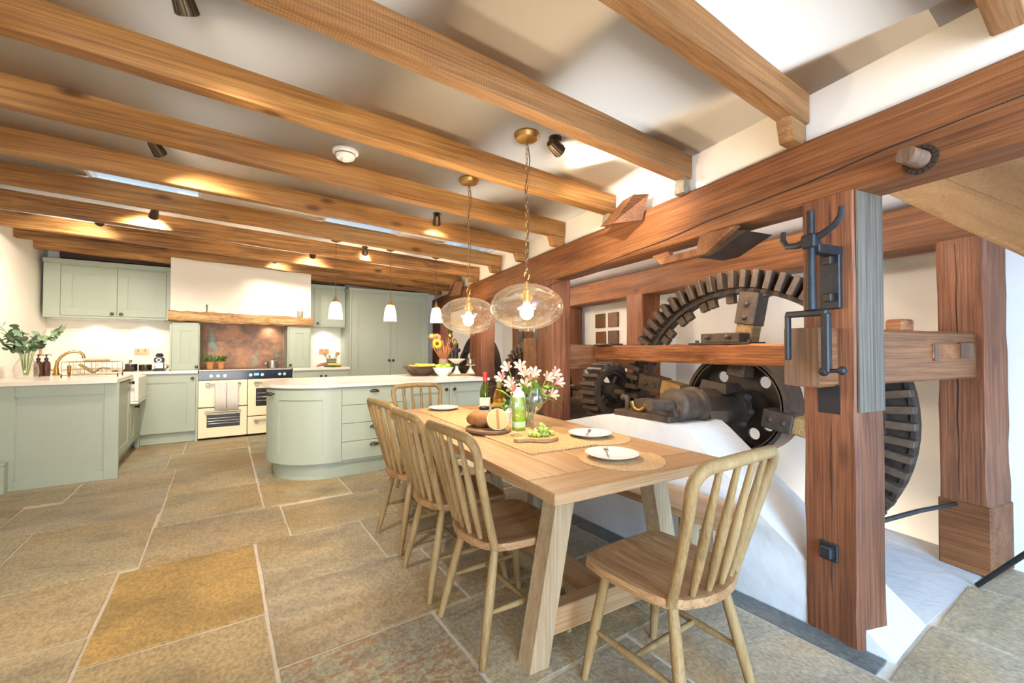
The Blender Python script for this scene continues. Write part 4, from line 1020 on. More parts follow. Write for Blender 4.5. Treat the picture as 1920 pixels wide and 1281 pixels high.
# dish rack
dr = thing('dish_rack', 'brass wire dish rack with wooden handles on the sink-run worktop', 'rack', (-1.06, 5.93, .926))
b = MB()
for z in (.022, .075, .15): b.tube([(-.20, -.13, z), (.20, -.13, z), (.20, .13, z), (-.20, .13, z)], .003, 6, closed=True)
for k in range(6):
    x = -.20 + .08 * k
    b.tube([(x, -.13, .15), (x, -.13, .022), (x, .13, .022), (x, .13, .15)], .0022, 6)
b.build('wire_frame', M_brass, dr)['kind'] = 'stuff'
for x in (-.2, .2):
    for y in (-.13, .13): MB().cyl((x, y, 0), (x, y, .035), .006, .005, 8).build('foot', M_bronze, dr)
b = MB(); b.cyl((-.10, .13, .162), (.10, .13, .162), .013, .013, 12); b.build('handle', W_spoon, dr)
o = MB(); o.hexa([(-.10, -.07, .0), (.0, -.07, -.085), (.0, .07, -.085), (-.10, .07, 0)], [(-.095, -.07, .008), (.004, -.07, -.076), (.004, .07, -.076), (-.095, .07, .008)])
o.hexa([(.0, -.07, -.085), (.06, -.07, -.035), (.06, .07, -.035), (0, .07, -.085)], [(.004, -.07, -.076), (.06, -.07, -.026), (.06, .07, -.026), (.004, .07, -.076)])
o.hexa([(.06, -.07, -.035), (.115, -.07, -.045), (.115, .07, -.045), (.06, .07, -.035)], [(.06, -.07, -.026), (.118, -.07, -.036), (.118, .07, -.036), (.06, .07, -.026)])
o = o.build('folded_cloth', plain('olive_cloth', (.24, .19, .09), .9)); o.location = (-1.06, 5.93, 1.045); tag(o, 'folded olive cloth draped in the dish rack', 'cloth')
o = MB().lathe([(0, 0), (.05, 0), (.075, .03), (.08, .08), (.07, .12), (.075, .15), (.07, .15), (.065, .12), (0, .03)], 20).build('ceramic_jug', M_white); o.location = (-1.33, 7.0, .926); tag(o, 'white jug in the corner behind the tap', 'jug')
b = MB().bb(-.13, .13, -.10, .10, 0, .13, .03); o = b.build('bread_bin', M_white); o.location = (-1.12, 7.2, .926); tag(o, 'pale cream bread bin behind the dish rack', 'bin')
# saucepans on the left worktop
def pan(x, y, z, r, h, lab, lid=False, handle=True, mat=None, grp='dark saucepans on the left worktop'):
    p = thing('saucepan', lab, 'saucepan', (x, y, z), 0, grp)
    MB().lathe([(0, 0), (r * .95, 0), (r, .008), (r, h), (r + .004, h + .002), (r - .004, h), (r - .004, .01), (0, .008)], 26).build('pan_body', mat or plain('gunmetal', (.10, .085, .075), .25, .9), p)
    if lid:
        MB().lathe([(0, h + .03), (r * .5, h + .024), (r, h + .004), (r, h + .001), (0, h + .001)], 24).build('pan_lid', M_steel, p)
        MB().lathe([(0, h + .028), (.012, h + .028), (.018, h + .045), (.012, h + .055), (0, h + .056)], 12).build('lid_knob', M_dsteel, p)
    return p
pan(-1.075, 7.18, .926, .065, .075, 'leftmost small dark saucepan behind the rack end')
pan(-.945, 7.18, .926, .068, .085, 'dark saucepan with lid, middle of three', True)
pan(-.80, 7.18, .926, .065, .075, 'dark saucepan without lid beside the coffee machine')
pp_ = pan(.62, 7.12, .931, .075, .085, 'steel saucepan with lid on the hob', True, mat=M_steel, grp='steel pan on the hob')
MB().tube([(.075, -.01, .07), (.16, -.05, .085), (.23, -.09, .105)], [.007, .008, .01], 8).build('pan_handle', M_steel, pp_)
MB().tube([(-.074, .02, .065), (-.095, .01, .07), (-.098, -.02, .07), (-.074, -.02, .065)], .005, 6).build('loop_handle', M_steel, pp_)
# coffee machine
cf = thing('coffee_machine', 'small black and silver coffee machine by the narrow cupboard', 'coffee machine', (-.655, 7.08, .926))
MB().bb(-.06, .06, -.09, .10, 0, .025, .008).build('drip_base', M_black, cf)
MB().bb(-.045, .045, .0, .10, .025, .12, .008).build('column', M_steel, cf)
MB().bb(-.048, .048, -.05, .10, .105, .17, .012).build('brew_head', M_black, cf)
MB().lathe([(0, 0), (.036, 0), (.042, .02), (.03, .045), (0, .05)], 18, Matrix.Translation((0, .03, .175))).build('water_dome', plain('smoky_plastic', (.03, .035, .04), .1), cf)
MB().lathe([(.018, 0), (.026, 0), (.026, .006), (.018, .006)], 18, Matrix.Translation((0, -.051, .138)) @ Matrix.Rotation(R(90), 4, 'X'), closed=True).build('chrome_ring', M_steel, cf)
o = MB().tube([(-.60, 7.14, .94), (-.572, 7.10, .96), (-.585, 7.12, 1.0), (-.56, 7.15, .985), (-.59, 7.13, .955), (-.555, 7.18, .97), (-.56, 7.3, .94)], .004, 6).build('power_cable', M_black); tag(o, 'black power cable coiled beside the coffee machine', 'cable')
# sockets
def socket(p, rz, lab, w=.146):
    s_ = thing('wall_socket', lab, 'socket', p, rz, 'copper wall sockets')
    MB().bb(-w / 2, w / 2, -.008, 0, -.043, .043, .002).build('socket_plate', M_copper, s_)
    xs_ = (-.036, .036) if w > .1 else (0,)
    for x in xs_:
        MB().bb(x - .006, x + .006, -.011, -.008, .016, .030).build('rocker_switch', M_black, s_)
        b = MB(); b.bb(x - .004, x + .004, -.0095, -.0079, -.004, .008); b.bb(x - .014, x - .007, -.0095, -.0079, -.024, -.019); b.bb(x + .007, x + .014, -.0095, -.0079, -.024, -.019); b.build('pin_holes', M_shadow, s_)
socket((-.885, 7.58, 1.165), 0, 'double copper socket above the saucepans')
socket((1.40, 7.58, 1.16), 0, 'double copper socket behind the utensil pot')
socket((-1.78, 7.36, 1.165), R(90), 'single copper switch on the left wall by the corner', .088)
# mug and nail on the mantel
mg = thing('stoneware_mug', 'grey and brown stoneware mug on the right end of the mantel', 'mug', (.955, 6.985, 1.672))
MB().lathe([(0, 0), (.038, 0), (.043, .02), (.043, .085), (.039, .085), (.039, .01), (0, .008)], 20).build('mug_body', plain('speckled_stoneware', (.40, .36, .30), .4, var=.3, scale=30), mg)
MB().tube([(.041, 0, .07), (.062, 0, .072), (.07, 0, .045), (.06, 0, .02), (.041, 0, .022)], .006, 8).build('mug_handle', M_white, mg)
o = MB().tube([(0, 0, 0), (.004, 0, .05), (0, 0, .095), (.0, 0, .10)], [.005, .005, .006, .013], 8).build('hand_forged_nail', M_iron2); o.location = (-.165, 6.97, 1.688); tag(o, 'hand-forged nail standing on the mantel', 'nail')
# herb pots on the range
b = MB()
for k in range(6): b.bm.verts.new((.020 * math.cos(k * PI / 3), .013 * math.sin(k * PI / 3), 0))
b.bm.verts.ensure_lookup_table(); bmesh.ops.poke(b.bm, faces=[b.bm.faces.new(b.bm.verts[:])])
bleaf = b.mesh('leaf', M_leaf)
b = MB(); b.hexa([(-.012, -.0015, 0), (.012, -.0015, 0), (.012, .0015, 0), (-.012, .0015, 0)], [(-.001, 0, .035), (.001, 0, .035), (.001, .001, .035), (-.001, .001, .035)])
sleaf = b.mesh('sprig', M_leaf)
for x, y, lab, lf, nl, wd in ((-.125, 7.22, 'left terracotta pot of feathery herbs on the range', sleaf, 60, 1.5), (0.0, 7.20, 'right terracotta pot of basil on the range', bleaf, 46, 1.0)):
    t_ = thing('herb_pot', lab, 'potted herb', (x, y, .931), 0, 'herb pots on the range')
    MB().lathe([(0, 0), (.036, 0), (.048, .072), (.054, .074), (.054, .094), (.048, .094), (.046, .08), (0, .08)], 22).build('pot', M_terra, t_)
    for k in range(nl):
        a = r2.uniform(0, 2 * PI); rr = r2.random() ** .5 * .06 * wd; z = .10 + r2.random() * .075 * (1 - rr * 4)
        put('leaf', lf, t_, (rr * math.cos(a), rr * math.sin(a), z), (r2.uniform(-.9, .9), r2.uniform(-.9, .9), a), (1.1,) * 3)
# utensil caddy, vegetables
uc = thing('utensil_pot', 'square striped pot holding wooden spoons on the right worktop', 'pot', (1.44, 7.20, .926))
b = MB()
for k, c_ in enumerate(((.12, .11, .07), (.25, .22, .14), (.14, .14, .10), (.32, .28, .2), (.13, .12, .08))): pass
m, nt, bs = newmat('striped_slate'); v = coords(nt, (1, 1, 1), rand=False); wv = nd(nt, 'ShaderNodeTexWave', Scale=9.0, Distortion=1.0); wv.bands_direction = 'Z'; ln(nt, v, wv.inputs['Vector'])
rr_ = ramp(nt, [(.2, (.08, .075, .05)), (.5, (.20, .20, .12)), (.9, (.34, .30, .22))]); ln(nt, wv.outputs[0], rr_.inputs[0]); ln(nt, rr_.outputs[0], bs.inputs['Base Color'])
b.bb(-.065, .065, -.05, .05, 0, .01); b.bb(-.065, .065, -.05, -.044, .01, .13); b.bb(-.065, .065, .044, .05, .01, .13); b.bb(-.065, -.059, -.044, .044, .01, .13); b.bb(.059, .065, -.044, .044, .01, .13); b.build('pot_body', m, uc)
for lab, p0, p1, w in (('wooden spoon leaning left in the striped pot', (.0, 0, .02), (-.105, 0, .205), .022), ('dark-tipped wooden spoon in the middle of the striped pot', (-.01, .01, .02), (-.03, .0, .17), .018), ('wooden spoon leaning right in the striped pot', (.0, 0, .02), (.085, .01, .22), .022), ('wooden spatula leaning right behind the other spoon', (.02, .01, .02), (.105, -.01, .215), .02)):
    sp2 = MB(); p0 = Vector(p0); p1 = Vector(p1); dd = (p1 - p0).normalized()
    sp2.tube([p0, p0.lerp(p1, .7), p0.lerp(p1, .85), p1, p1 + dd * .012], [.006, .006, w * .7, w, w * .4], 8)
    o = sp2.build('wooden_spoon', W_spoon); o.location = (1.44, 7.2, .926); tag(o, lab, 'spoon', 'wooden spoons in the striped pot')
for k, (lab, c_, pts, r_) in enumerate((('yellow courgette lying nearest on the right worktop', M_banana, [(1.36, 6.99, .955), (1.46, 7.0, .955), (1.56, 7.03, .948)], [.012, .026, .018]),
   ('yellow courgette lying behind the first one', M_banana, [(1.36, 7.06, .968), (1.47, 7.06, .966), (1.55, 7.08, .955)], [.012, .022, .016]),
   ('green courgette under the yellow ones', plain('courgette_green', (.03, .08, .02), .4), [(1.29, 7.0, .945), (1.42, 6.97, .942), (1.53, 6.97, .94)], [.014, .016, .010]),
   ('pink-stalked chard lying on the right worktop', plain('chard_pink', (.50, .16, .18), .5), [(1.19, 6.99, .945), (1.25, 7.0, .965), (1.33, 7.03, .985)], [.014, .024, .018]))):
    o = MB().tube(pts, r_, 10).build('vegetable', c_); tag(o, lab, 'vegetable', 'vegetables on the right worktop')

# island top objects
b = MB(); b.lathe([(0, 0), (.10, 0), (.13, .02), (.215, .115), (.20, .118), (.12, .03), (0, .025)], 26); b.jitter(.006, 12)
o = b.build('fruit_bowl', W_bowl); o.location = (2.03, 5.0, IT); tag(o, 'rough dark wooden bowl of bananas on the island', 'bowl')
for k, (dx, dy, rz, dz) in enumerate(((-.05, -.06, .15, .108), (.02, -.02, .05, .125), (.09, .03, -.25, .112), (-.06, .06, .5, .108), (.10, -.07, -.1, .10))):
    pts = [(-.095, .0, .014), (-.06, .018, .0), (0, .026, -.006), (.06, .018, 0), (.095, -.002, .014), (.115, -.016, .022)]
    o = MB().tube(pts, [.007, .016, .019, .018, .011, .005], 8).build('banana', M_banana); o.location = (2.03 + dx, 5.0 + dy, IT + dz); o.rotation_euler = (.25, .05, rz)
    tag(o, ['banana at the front left of the wooden bowl', 'banana on top in the middle of the wooden bowl', 'banana at the right of the wooden bowl', 'banana at the back left of the wooden bowl', 'banana along the front right rim of the wooden bowl'][k], 'banana', 'bananas in the wooden bowl')
o = MB().ball((0, 0, 0), (.035, .03, .03), 12).build('lime', M_apple); o.location = (2.185, 4.98, IT + .115); tag(o, 'small green lime at the right edge of the wooden bowl', 'lime')
o = MB().lathe([(0, 0), (.06, 0), (.065, .012), (.10, .045), (.13, .105), (.125, .105), (.095, .05), (.05, .018), (0, .016)], 30).build('white_bowl', M_white); o.location = (2.235, 4.80, IT); tag(o, 'white china bowl of green apples on the island', 'bowl')
for k, (dx, dy, dz) in enumerate(((-.065, -.02, .108), (.055, -.02, .115), (.0, .05, .105), (-.01, -.065, .095))):
    a_ = thing('green_apple', ['green apple at the left of the white bowl', 'green apple at the right of the white bowl', 'green apple at the back of the white bowl', 'green apple at the front of the white bowl'][k], 'apple', (2.235 + dx, 4.80 + dy, IT + dz), k, 'apples in the white bowl')
    MB().lathe([(0, -.034), (.02, -.036), (.037, -.012), (.039, .01), (.028, .033), (.010, .034), (0, .026)], 16).build('apple_flesh', M_apple, a_)
    MB().cyl((0, 0, .026), (.004, 0, .045), .0018, .0018, 5).build('apple_stalk', M_stem, a_)
dv = thing('dried_flower_vase', 'beige cylinder vase of sunflowers and dried flowers on the island', 'vase', (2.37, 5.08, IT))
MB().lathe([(0, 0), (.056, 0), (.06, .01), (.06, .16), (.055, .19), (.045, .2), (.05, .16), (0, .02)], 22).build('vase_body', plain('beige_stoneware', (.36, .27, .19), .7, var=.1, scale=30), dv)
def sunflower(par, c_, nrm, r, mat, name='sunflower_head', ctr=None):
    q_ = Vector((0, 0, 1)).rotation_difference(Vector(nrm)).to_matrix().to_4x4(); q_ = Matrix.Translation(c_) @ q_
    b = MB()
    for ring, (n_, rr) in enumerate(((14, r), (12, r * .8))):
        for k in range(n_):
            t = 2 * PI * (k + ring * .5) / n_; w_ = .16 * r
            u = Vector((math.cos(t), math.sin(t), 0)); v__ = Vector((-math.sin(t), math.cos(t), 0))
            pts = [u * r * .22, u * rr * .6 + v__ * w_ + Vector((0, 0, .12 * r)), u * rr + Vector((0, 0, .02 * r + .03 * r * ring)), u * rr * .6 - v__ * w_ + Vector((0, 0, .12 * r))]
            b.bm.faces.new([b.bm.verts.new(q_ @ p) for p in pts])
    h = b.build(name, mat, par)
    MB().lathe([(0, .10 * r), (.18 * r, .16 * r), (.34 * r, .10 * r), (.34 * r, .02 * r), (0, 0)], 12, q_).build('flower_centre', ctr or M_bowlc, h)
M_bowlc = plain('seed_brown', (.10, .04, .015), .9, bump=.4, scale=60)
heads = [((-.115, -.06, .395), (-.2, -1, .1), .070, M_yel, None), ((.075, -.03, .50), (.1, -1, .25), .055, M_bowlc, M_yel), ((-.085, .02, .47), (-.5, -1, .4), .065, M_rust, M_bowlc), ((.165, 0, .42), (.5, -1, .3), .055, plain('olive_petal', (.28, .22, .04), .7), M_yel), ((.095, -.05, .37), (.2, -1, 0), .045, M_bowlc, M_bowlc), ((-.15, .03, .49), (-.6, -.7, .5), .045, M_rust, M_yel)]
for c_, n_, r_, m_, ct in heads:
    MB().tube([(c_[0] * .1, c_[1] * .1, .03), (c_[0] * .25, c_[1] * .25, .2), tuple(Vector(c_) - Vector(n_).normalized() * .01)], .004, 6).build('stem', M_stem, dv)
    sunflower(dv, c_, n_, r_, m_, ctr=ct)
b = MB()
for k in range(60):
    a = r2.uniform(0, 2 * PI); s_ = r2.uniform(.03, .17); h = r2.uniform(.27, .44); p = Vector((s_ * math.cos(a), s_ * .6 * math.sin(a), h))
    b.tube([(0, 0, .17), p * .6 + Vector((0, 0, .05)), p], [.0018, .0018, .006], 5)
    b.ball(p, .008, 5)
b.build('dried_sprays', plain('dried_orange_spray', (.48, .18, .07), .8, var=.3, scale=40), dv)['kind'] = 'stuff'
# kitchen scales
sc_ = thing('kitchen_scales', 'cream vintage balance scales with a dish on the island', 'scales', (2.47, 4.74, IT))
M_scale = plain('cream_cast_iron', (.74, .66, .55), .4, var=.08, scale=20)
MB().bb(-.18, .16, -.05, .05, 0, .022, .008).build('scale_base', plain('timber_base', (.36, .24, .13), .6), sc_)
for x in (-.08, .11):
    MB().lathe([(0, .02), (.055, .02), (.045, .04), (.022, .075), (.016, .105), (.022, .115), (0, .115)], 16, Matrix.Translation((x, 0, 0))).build('pedestal', M_scale, sc_)
MB().bar((-.08, 0, .105), (.11, 0, .105), .02, .016).build('balance_arm', M_bronze, sc_)
MB().lathe([(0, .145), (.03, .147), (.105, .20), (.108, .205), (.10, .203), (.03, .152), (0, .151)], 24, Matrix.Translation((-.08, 0, 0))).build('scale_dish', M_scale, sc_)
MB().lathe([(0, .115), (.008, .115), (.008, .147), (0, .147)], 8, Matrix.Translation((-.08, 0, 0))).build('dish_stem', M_bronze, sc_)
MB().lathe([(0, .118), (.065, .122), (.065, .128), (0, .128)], 20, Matrix.Translation((.11, 0, 0))).build('weight_plate', M_scale, sc_)
o = MB().lathe([(0, 0), (.045, 0), (.048, .01), (.048, .07), (.044, .072), (.044, .01), (0, .008)], 18).build('glass_jar', M_glass); o.location = (2.58, 4.74, IT + .13); tag(o, 'small glass jar standing on the scales weight plate', 'jar')
o = MB().lathe([(0, 0), (.03, 0), (.036, .02), (.03, .045), (0, .05)], 14).build('brass_weight', M_brass); o.location = (2.58, 4.74, IT + .14); tag(o, 'brass weight inside the small glass jar', 'weight')
b = MB(); b.lathe([(0, 0), (.16, 0), (.17, .012), (.165, .02), (0, .02)], 26); o = b.build('chopping_board', W_board); o.location = (2.34, 5.0, IT); o.scale = (1, 1, .7); tag(o, 'round board lying behind the white bowl on the island', 'board')
# ================================================================== TABLE AND SEATS
TC = (1.443, 2.162); TRZ = R(-4); TZ = .724
tb = thing('dining_table', 'long oak trestle dining table set with plates and flowers', 'table', (TC[0], TC[1], 0), TRZ)
HL, HW, TT = 1.10, .455, .042
for k in range(5):       # top planks between breadboard ends
    x0 = -HW + k * HW * 2 / 5; MB().bb(x0 + .0008, x0 + HW * 2 / 5 - .0008, -HL + .17, HL - .17, TZ - TT, TZ, .0015).build('top_plank', W_table, tb)
for y0, y1 in ((-HL, -HL + .168), (HL - .168, HL)):
    MB().bb(-HW, HW, y0, y1, TZ - TT, TZ, .003).build('breadboard_end', W_tablex, tb)
for sy in (-1, 1):
    y = sy * .865
    for sx in (-1, 1):
        MB().hexa([(sx * .43, y - .04, 0), (sx * .345, y - .04, 0), (sx * .345, y + .045, 0), (sx * .43, y + .045, 0)],
                  [(sx * .295, y - .04, TZ - TT), (sx * .205, y - .04, TZ - TT), (sx * .205, y + .045, TZ - TT), (sx * .295, y + .045, TZ - TT)]).build('leg', W_legz, tb)
    MB().bb(-.36, .36, y - .03, y + .035, .10, .20, .003).build('cross_rail', W_tablex, tb)
    MB().bb(-.30, .30, y - .035, y + .04, TZ - TT - .07, TZ - TT, .003).build('top_rail', W_tablex, tb)
MB().bb(-.06, .06, -.83, .83, .115, .165, .003).build('floor_stretcher', W_table, tb)
# bench
be = thing('dining_bench', 'low oak bench between the table and the white plinth', 'bench', (1.955, 1.86, 0), R(-1))
MB().bb(-.145, .145, -.82, .82, .405, .445, .004).build('seat_plank', W_table, be)
for sy in (-.62, .62):
    for sx in (-1, 1):
        MB().hexa([(sx * .14, sy - .035, 0), (sx * .08, sy - .035, 0), (sx * .08, sy + .035, 0), (sx * .14, sy + .035, 0)], [(sx * .11, sy - .035, .405), (sx * .05, sy - .035, .405), (sx * .05, sy + .035, .405), (sx * .11, sy + .035, .405)]).build('leg', W_legz, be)
    MB().bb(-.12, .12, sy - .025, sy + .025, .335, .405, .003).build('bench_rail', W_tablex, be)

# spindle-back chair, facing local +y, origin on the floor under the seat centre
def seat_outline(k=1.0):
    pts = []
    for i in range(9):      # back arc
        t = PI + PI * i / 8; pts.append((.205 * math.cos(t) * k * (1.0), (-.10 + .115 * math.sin(t)) * k))
    fr = [(.215, -.02), (.222, .10), (.215, .175), (.185, .205), (.10, .215), (0, .217), (-.10, .215), (-.185, .205), (-.215, .175), (-.222, .10), (-.215, -.02)]
    return pts + [(a * k, b_ * k) for a, b_ in fr]
def make_chair(lab):
    c = thing('spindle_chair', lab, 'chair', (0, 0, 0), 0, 'spindle-back chairs around the table')
    b = MB(); zt = .448; th = .036
    o1 = seat_outline(); n = len(o1)
    rings = []
    for k, z in ((.94, zt - th), (.99, zt - th + .006), (1.0, zt - .016), (.985, zt - .002), (.93, zt), (.72, zt - .009), (.40, zt - .013)):
        rings.append([b.bm.verts.new((p[0] * k, p[1] * k, z)) for p in o1])
    b.bm.faces.new(rings[0][::-1]); b.bm.faces.new(rings[-1])
    for i in range(len(rings) - 1):
        for j in range(n): b.bm.faces.new((rings[i][j], rings[i][(j + 1) % n], rings[i + 1][(j + 1) % n], rings[i + 1][j]))
    b.build('seat', W_seat, c, ang=50)
    legs = {}
    for nm, tx, ty, bx, by in (('fl', -.145, .135, -.195, .205), ('fr', .145, .135, .195, .205), ('rl', -.135, -.125, -.195, -.215), ('rr', .135, -.125, .195, -.215)):
        p0 = Vector((tx, ty, zt - th + .004)); p1 = Vector((bx, by, 0)); legs[nm] = (p0, p1)
        MB().tube([p0, p0.lerp(p1, .25), p0.lerp(p1, .5), p0.lerp(p1, .8), p1], [.0155, .0185, .0195, .017, .0135], 10).build('leg', W_chair, c)
    at = lambda nm, t: legs[nm][0].lerp(legs[nm][1], t)
    mids = []
    for s_ in 'lr':
        p0, p1 = at('f' + s_, .56), at('r' + s_, .56); mids.append(p0.lerp(p1, .5))
        MB().tube([p0, p0.lerp(p1, .3), p0.lerp(p1, .5), p0.lerp(p1, .7), p1], [.008, .012, .0135, .012, .008], 8).build('side_stretcher', W_chair, c)
    MB().tube([mids[0], mids[0].lerp(mids[1], .5), mids[1]], [.009, .0125, .009], 8).build('cross_stretcher', W_chair, c)
    # bow back
    zt2 = .872; yb, yt = -.155, -.265
    def bp(x, z): return Vector((x, yb + (yt - yb) * (z - zt) / (zt2 - zt) - .025 * (1 - (x / .24) ** 2) * (z - zt) / (zt2 - zt), z))
    pth = [bp(-.175, zt - .02), bp(-.19, .58), bp(-.21, .74), bp(-.222, .81)]
    for k in range(1, 6):
        t = PI - PI / 2 * k / 6; pth.append(bp(-.162 + .06 * math.cos(t), .812 + .06 * math.sin(t)))
    pth += [bp(-.08, .875), bp(0, .877), bp(.08, .875)]
    pth += [Vector((-p.x, p.y, p.z)) for p in reversed(pth[:-3])]
    nn = len(pth)
    rs = [.0165 + .0035 * math.sin(PI * min(1, k / (nn - 1))) for k in range(nn)]
    MB().tube(pth, rs, 10).build('bow_back', W_chair, c, ang=60)
    for k in range(4):
        f = (k - 1.5) / 1.5; xb, xt = f * .105, f * .128
        p0 = Vector((xb, -.172 - .012 * (1 - f * f), zt - .01)); p1 = bp(xt, .869)
        MB().tube([p0, p0.lerp(p1, .22), p0.lerp(p1, .45), p0.lerp(p1, .75), p1], [.0095, .0155, .0165, .012, .0095], 8).build('spindle', W_chair, c)
    return c
c0 = make_chair('spindle-back chair with its back to the camera-left aisle, nearest of three in a row')
c0.location = (1.04, 1.60, 0); c0.rotation_euler = (0, 0, R(-91.5))
dup(c0, (1.05, 2.10, 0), R(-93), 'middle spindle-back chair of the three along the left table side')
dup(c0, (1.08, 2.65, 0), R(-88), 'farthest spindle-back chair of the three along the left table side')
dup(c0, (1.305, .965, 0), R(0), 'spindle-back chair in the foreground at the near table end')
dup(c0, (1.46, 3.44, 0), R(178), 'spindle-back chair at the far table end, facing the camera')

# ---------------------------------------------------------------- on the table
def tl(x, y, z=TZ): # table plane helper
    return (x, y, z)
ru = thing('jute_runner', 'woven jute table runner along the middle of the table', 'runner', (1.405, 2.24, TZ), R(-4))
nst = 18
for k in range(nst):
    x = -.20 + .40 * (k + .5) / nst
    pts = [(x + .0012 * math.sin(j * 1.9 + k), -.70 + 1.4 * j / 28, .0045 + .0012 * math.sin(j * 2.7 + k * 1.3)) for j in range(29)]
    MB().tube(pts, [.0105 + .0012 * math.sin(j * 3.1 + k) for j in range(29)], 6).build('braid', M_jute, ru)
for o in kids(ru): o.scale = (1, 1, .55)
def placemat(x, y, lab, rz=0):
    p = thing('placemat', lab, 'placemat', (x, y, TZ), rz, 'round jute placemats')
    b = MB(); n = 15
    pts = []; rs = []
    for j in range(n * 30 + 1):
        t = 2 * PI * j / 30; r_ = .006 + .0118 * j / 30
        pts.append((r_ * math.cos(t), r_ * math.sin(t), .0035)); rs.append(.0064 + .0006 * math.sin(j * 2.4))
    b.tube(pts, rs, 5); o = b.build('coiled_braid', M_jute, p); o.scale = (1, 1, .6)
    MB().lathe([(0, .001), (.18, .001), (.18, .004), (0, .004)], 30).build('backing', M_jute, p)
    return p
def plate(x, y, lab, z=TZ + .0075):
    o = MB().lathe([(0, 0), (.065, 0), (.07, .003), (.112, .016), (.116, .020), (.112, .021), (.072, .008), (0, .006)], 40).build('dinner_plate', M_white); o.location = (x, y, z)
    return tag(o, lab, 'plate', 'white plates on the placemats')
def fork(x, y, rz, lab):
    f = thing('fork', lab, 'fork', (x, y, TZ + .0165), rz, 'forks on the plates')
    MB().tube([(0, -.09, .004), (0, -.04, .003), (0, .02, .006), (0, .04, .006)], [.0045, .0035, .0025, .004], 6).build('fork_handle', M_steel, f)
    MB().box((0, .047, .006), (.022, .02, .003), None, .001).build('fork_head', M_steel, f)
    for k in range(4): MB().tube([(-.009 + .006 * k, .055, .006), (-.009 + .006 * k, .095, .009)], [.0018, .0012], 5).build('tine', M_steel, f)
placemat(1.437, 1.285, 'round jute placemat nearest the camera at the table end'); plate(1.415, 1.315, 'white plate on the placemat nearest the camera'); fork(1.41, 1.34, R(-42), 'fork on the plate nearest the camera')
placemat(1.665, 1.665, 'round jute placemat on the bench side near the masonry plinth'); plate(1.66, 1.70, 'white plate on the bench-side placemat'); fork(1.655, 1.71, R(-52), 'fork on the bench-side plate')
placemat(1.44, 3.04, 'round jute placemat at the far end of the table'); plate(1.44, 3.08, 'white plate on the far-end placemat'); fork(1.44, 3.08, R(75), 'fork on the far-end plate')
placemat(1.73, 2.62, 'jute placemat half hidden behind the bottles'); plate(1.745, 2.62, 'white plate half hidden behind the bottles')
ZR = TZ + .009
# grapes on paddle board
o = MB(); pts = [(.088 * math.cos(2 * PI * k / 28), .088 * math.sin(2 * PI * k / 28)) for k in range(2, 27)]
poly = []
for k in range(28):
    t = 2 * PI * k / 28 + PI
    if 1 < k < 27: poly.append((.088 * math.cos(t), .088 * math.sin(t)))
poly = poly + [(-.10, .025), (-.15, .022), (-.158, .012), (-.158, -.012), (-.15, -.022), (-.10, -.025)]
pb = MB().prism(poly, .016, Matrix.Translation((1.385, 1.775, ZR + .001)) @ Matrix.Rotation(R(-5), 4, 'Z')).build('paddle_board', W_board); tag(pb, 'small wooden paddle board under the grapes', 'board')
gb = thing('grape_bunch', 'bunch of green grapes on the paddle board', 'grapes', (1.39, 1.78, ZR + .017))
gm = MB().ball((0, 0, 0), .0125, 10).mesh('grape', M_grape)
for k in range(34):
    a = r2.uniform(0, 2 * PI); rr = r2.random() ** .5 * .062; z = .012 + (.022 if rr < .045 and k % 2 else 0) + (.018 if rr < .025 and k % 3 == 0 else 0)
    put('grape', gm, gb, (rr * math.cos(a) * 1.1, rr * math.sin(a) * .8, z), (r2.random(), r2.random(), 0), (1, 1, r2.uniform(1.0, 1.2)))
MB().tube([(0, 0, .03), (.02, .01, .055), (.03, .0, .06)], .0025, 5).build('grape_stalk', M_gstem, gb)
# bread, cheese
bd = MB().lathe([(0, 0), (.12, 0), (.125, .006), (.125, .016), (.12, .02), (0, .02)], 30).build('round_board', plain('bark_edged_board', (.20, .11, .05), .7, var=.2, scale=20)); bd.location = (1.275, 2.13, ZR); bd.scale = (1.0, 1.15, 1); tag(bd, 'round wooden board under the bread and cheese', 'board')
b = MB(); b.ball((0, 0, 0), (.068, .088, .046), 20); b.jitter(.012, 30); o = b.build('bread_loaf', M_bread); o.location = (1.245, 2.17, ZR + .063); o.rotation_euler = (0, 0, .4); tag(o, 'crusty brown bread loaf leaning behind the cheese', 'bread')
ch = thing('boxed_cheese', 'round boxed cheese propped upright facing the camera', 'cheese', (1.275, 2.03, ZR + .075), R(-22))
ch.scale = (.83,) * 3
tl_ = Matrix.Rotation(R(68), 4, 'X')
m, nt, bs = newmat('cheese_label'); v = coords(nt, (1, 1, 1), rand=False)
sx_ = nt.nodes.new('ShaderNodeSeparateXYZ'); ln(nt, v, sx_.inputs[0])
gd = nd(nt, 'ShaderNodeMath', operation='ABSOLUTE'); ln(nt, sx_.outputs[0], gd.inputs[0])
rr_ = ramp(nt, [(.009, (.36, .15, .04)), (.011, (.52, .36, .14))]); ln(nt, gd.outputs[0], rr_.inputs[0])
wv = nd(nt, 'ShaderNodeTexWave', Scale=26.0, Distortion=3.0); wv.wave_type = 'RINGS'; wv.rings_direction = 'Z'; ln(nt, v, wv.inputs['Vector'])
ln(nt, mixc(nt, .25, rr_.outputs[0], wv.outputs[0], 'MULTIPLY'), bs.inputs['Base Color'])
MB().lathe([(0, -.02), (.07, -.02), (.073, -.015), (.073, .018), (0, .018)], 34, tl_).build('cheese_rind', plain('pale_wood_box', (.62, .46, .24), .7), ch)
o = MB().lathe([(0, .0), (.068, .0), (.068, .002), (0, .002)], 34).build('cheese_label', m, ch); o.matrix_basis = tl_ @ Matrix.Translation((0, 0, .0175))
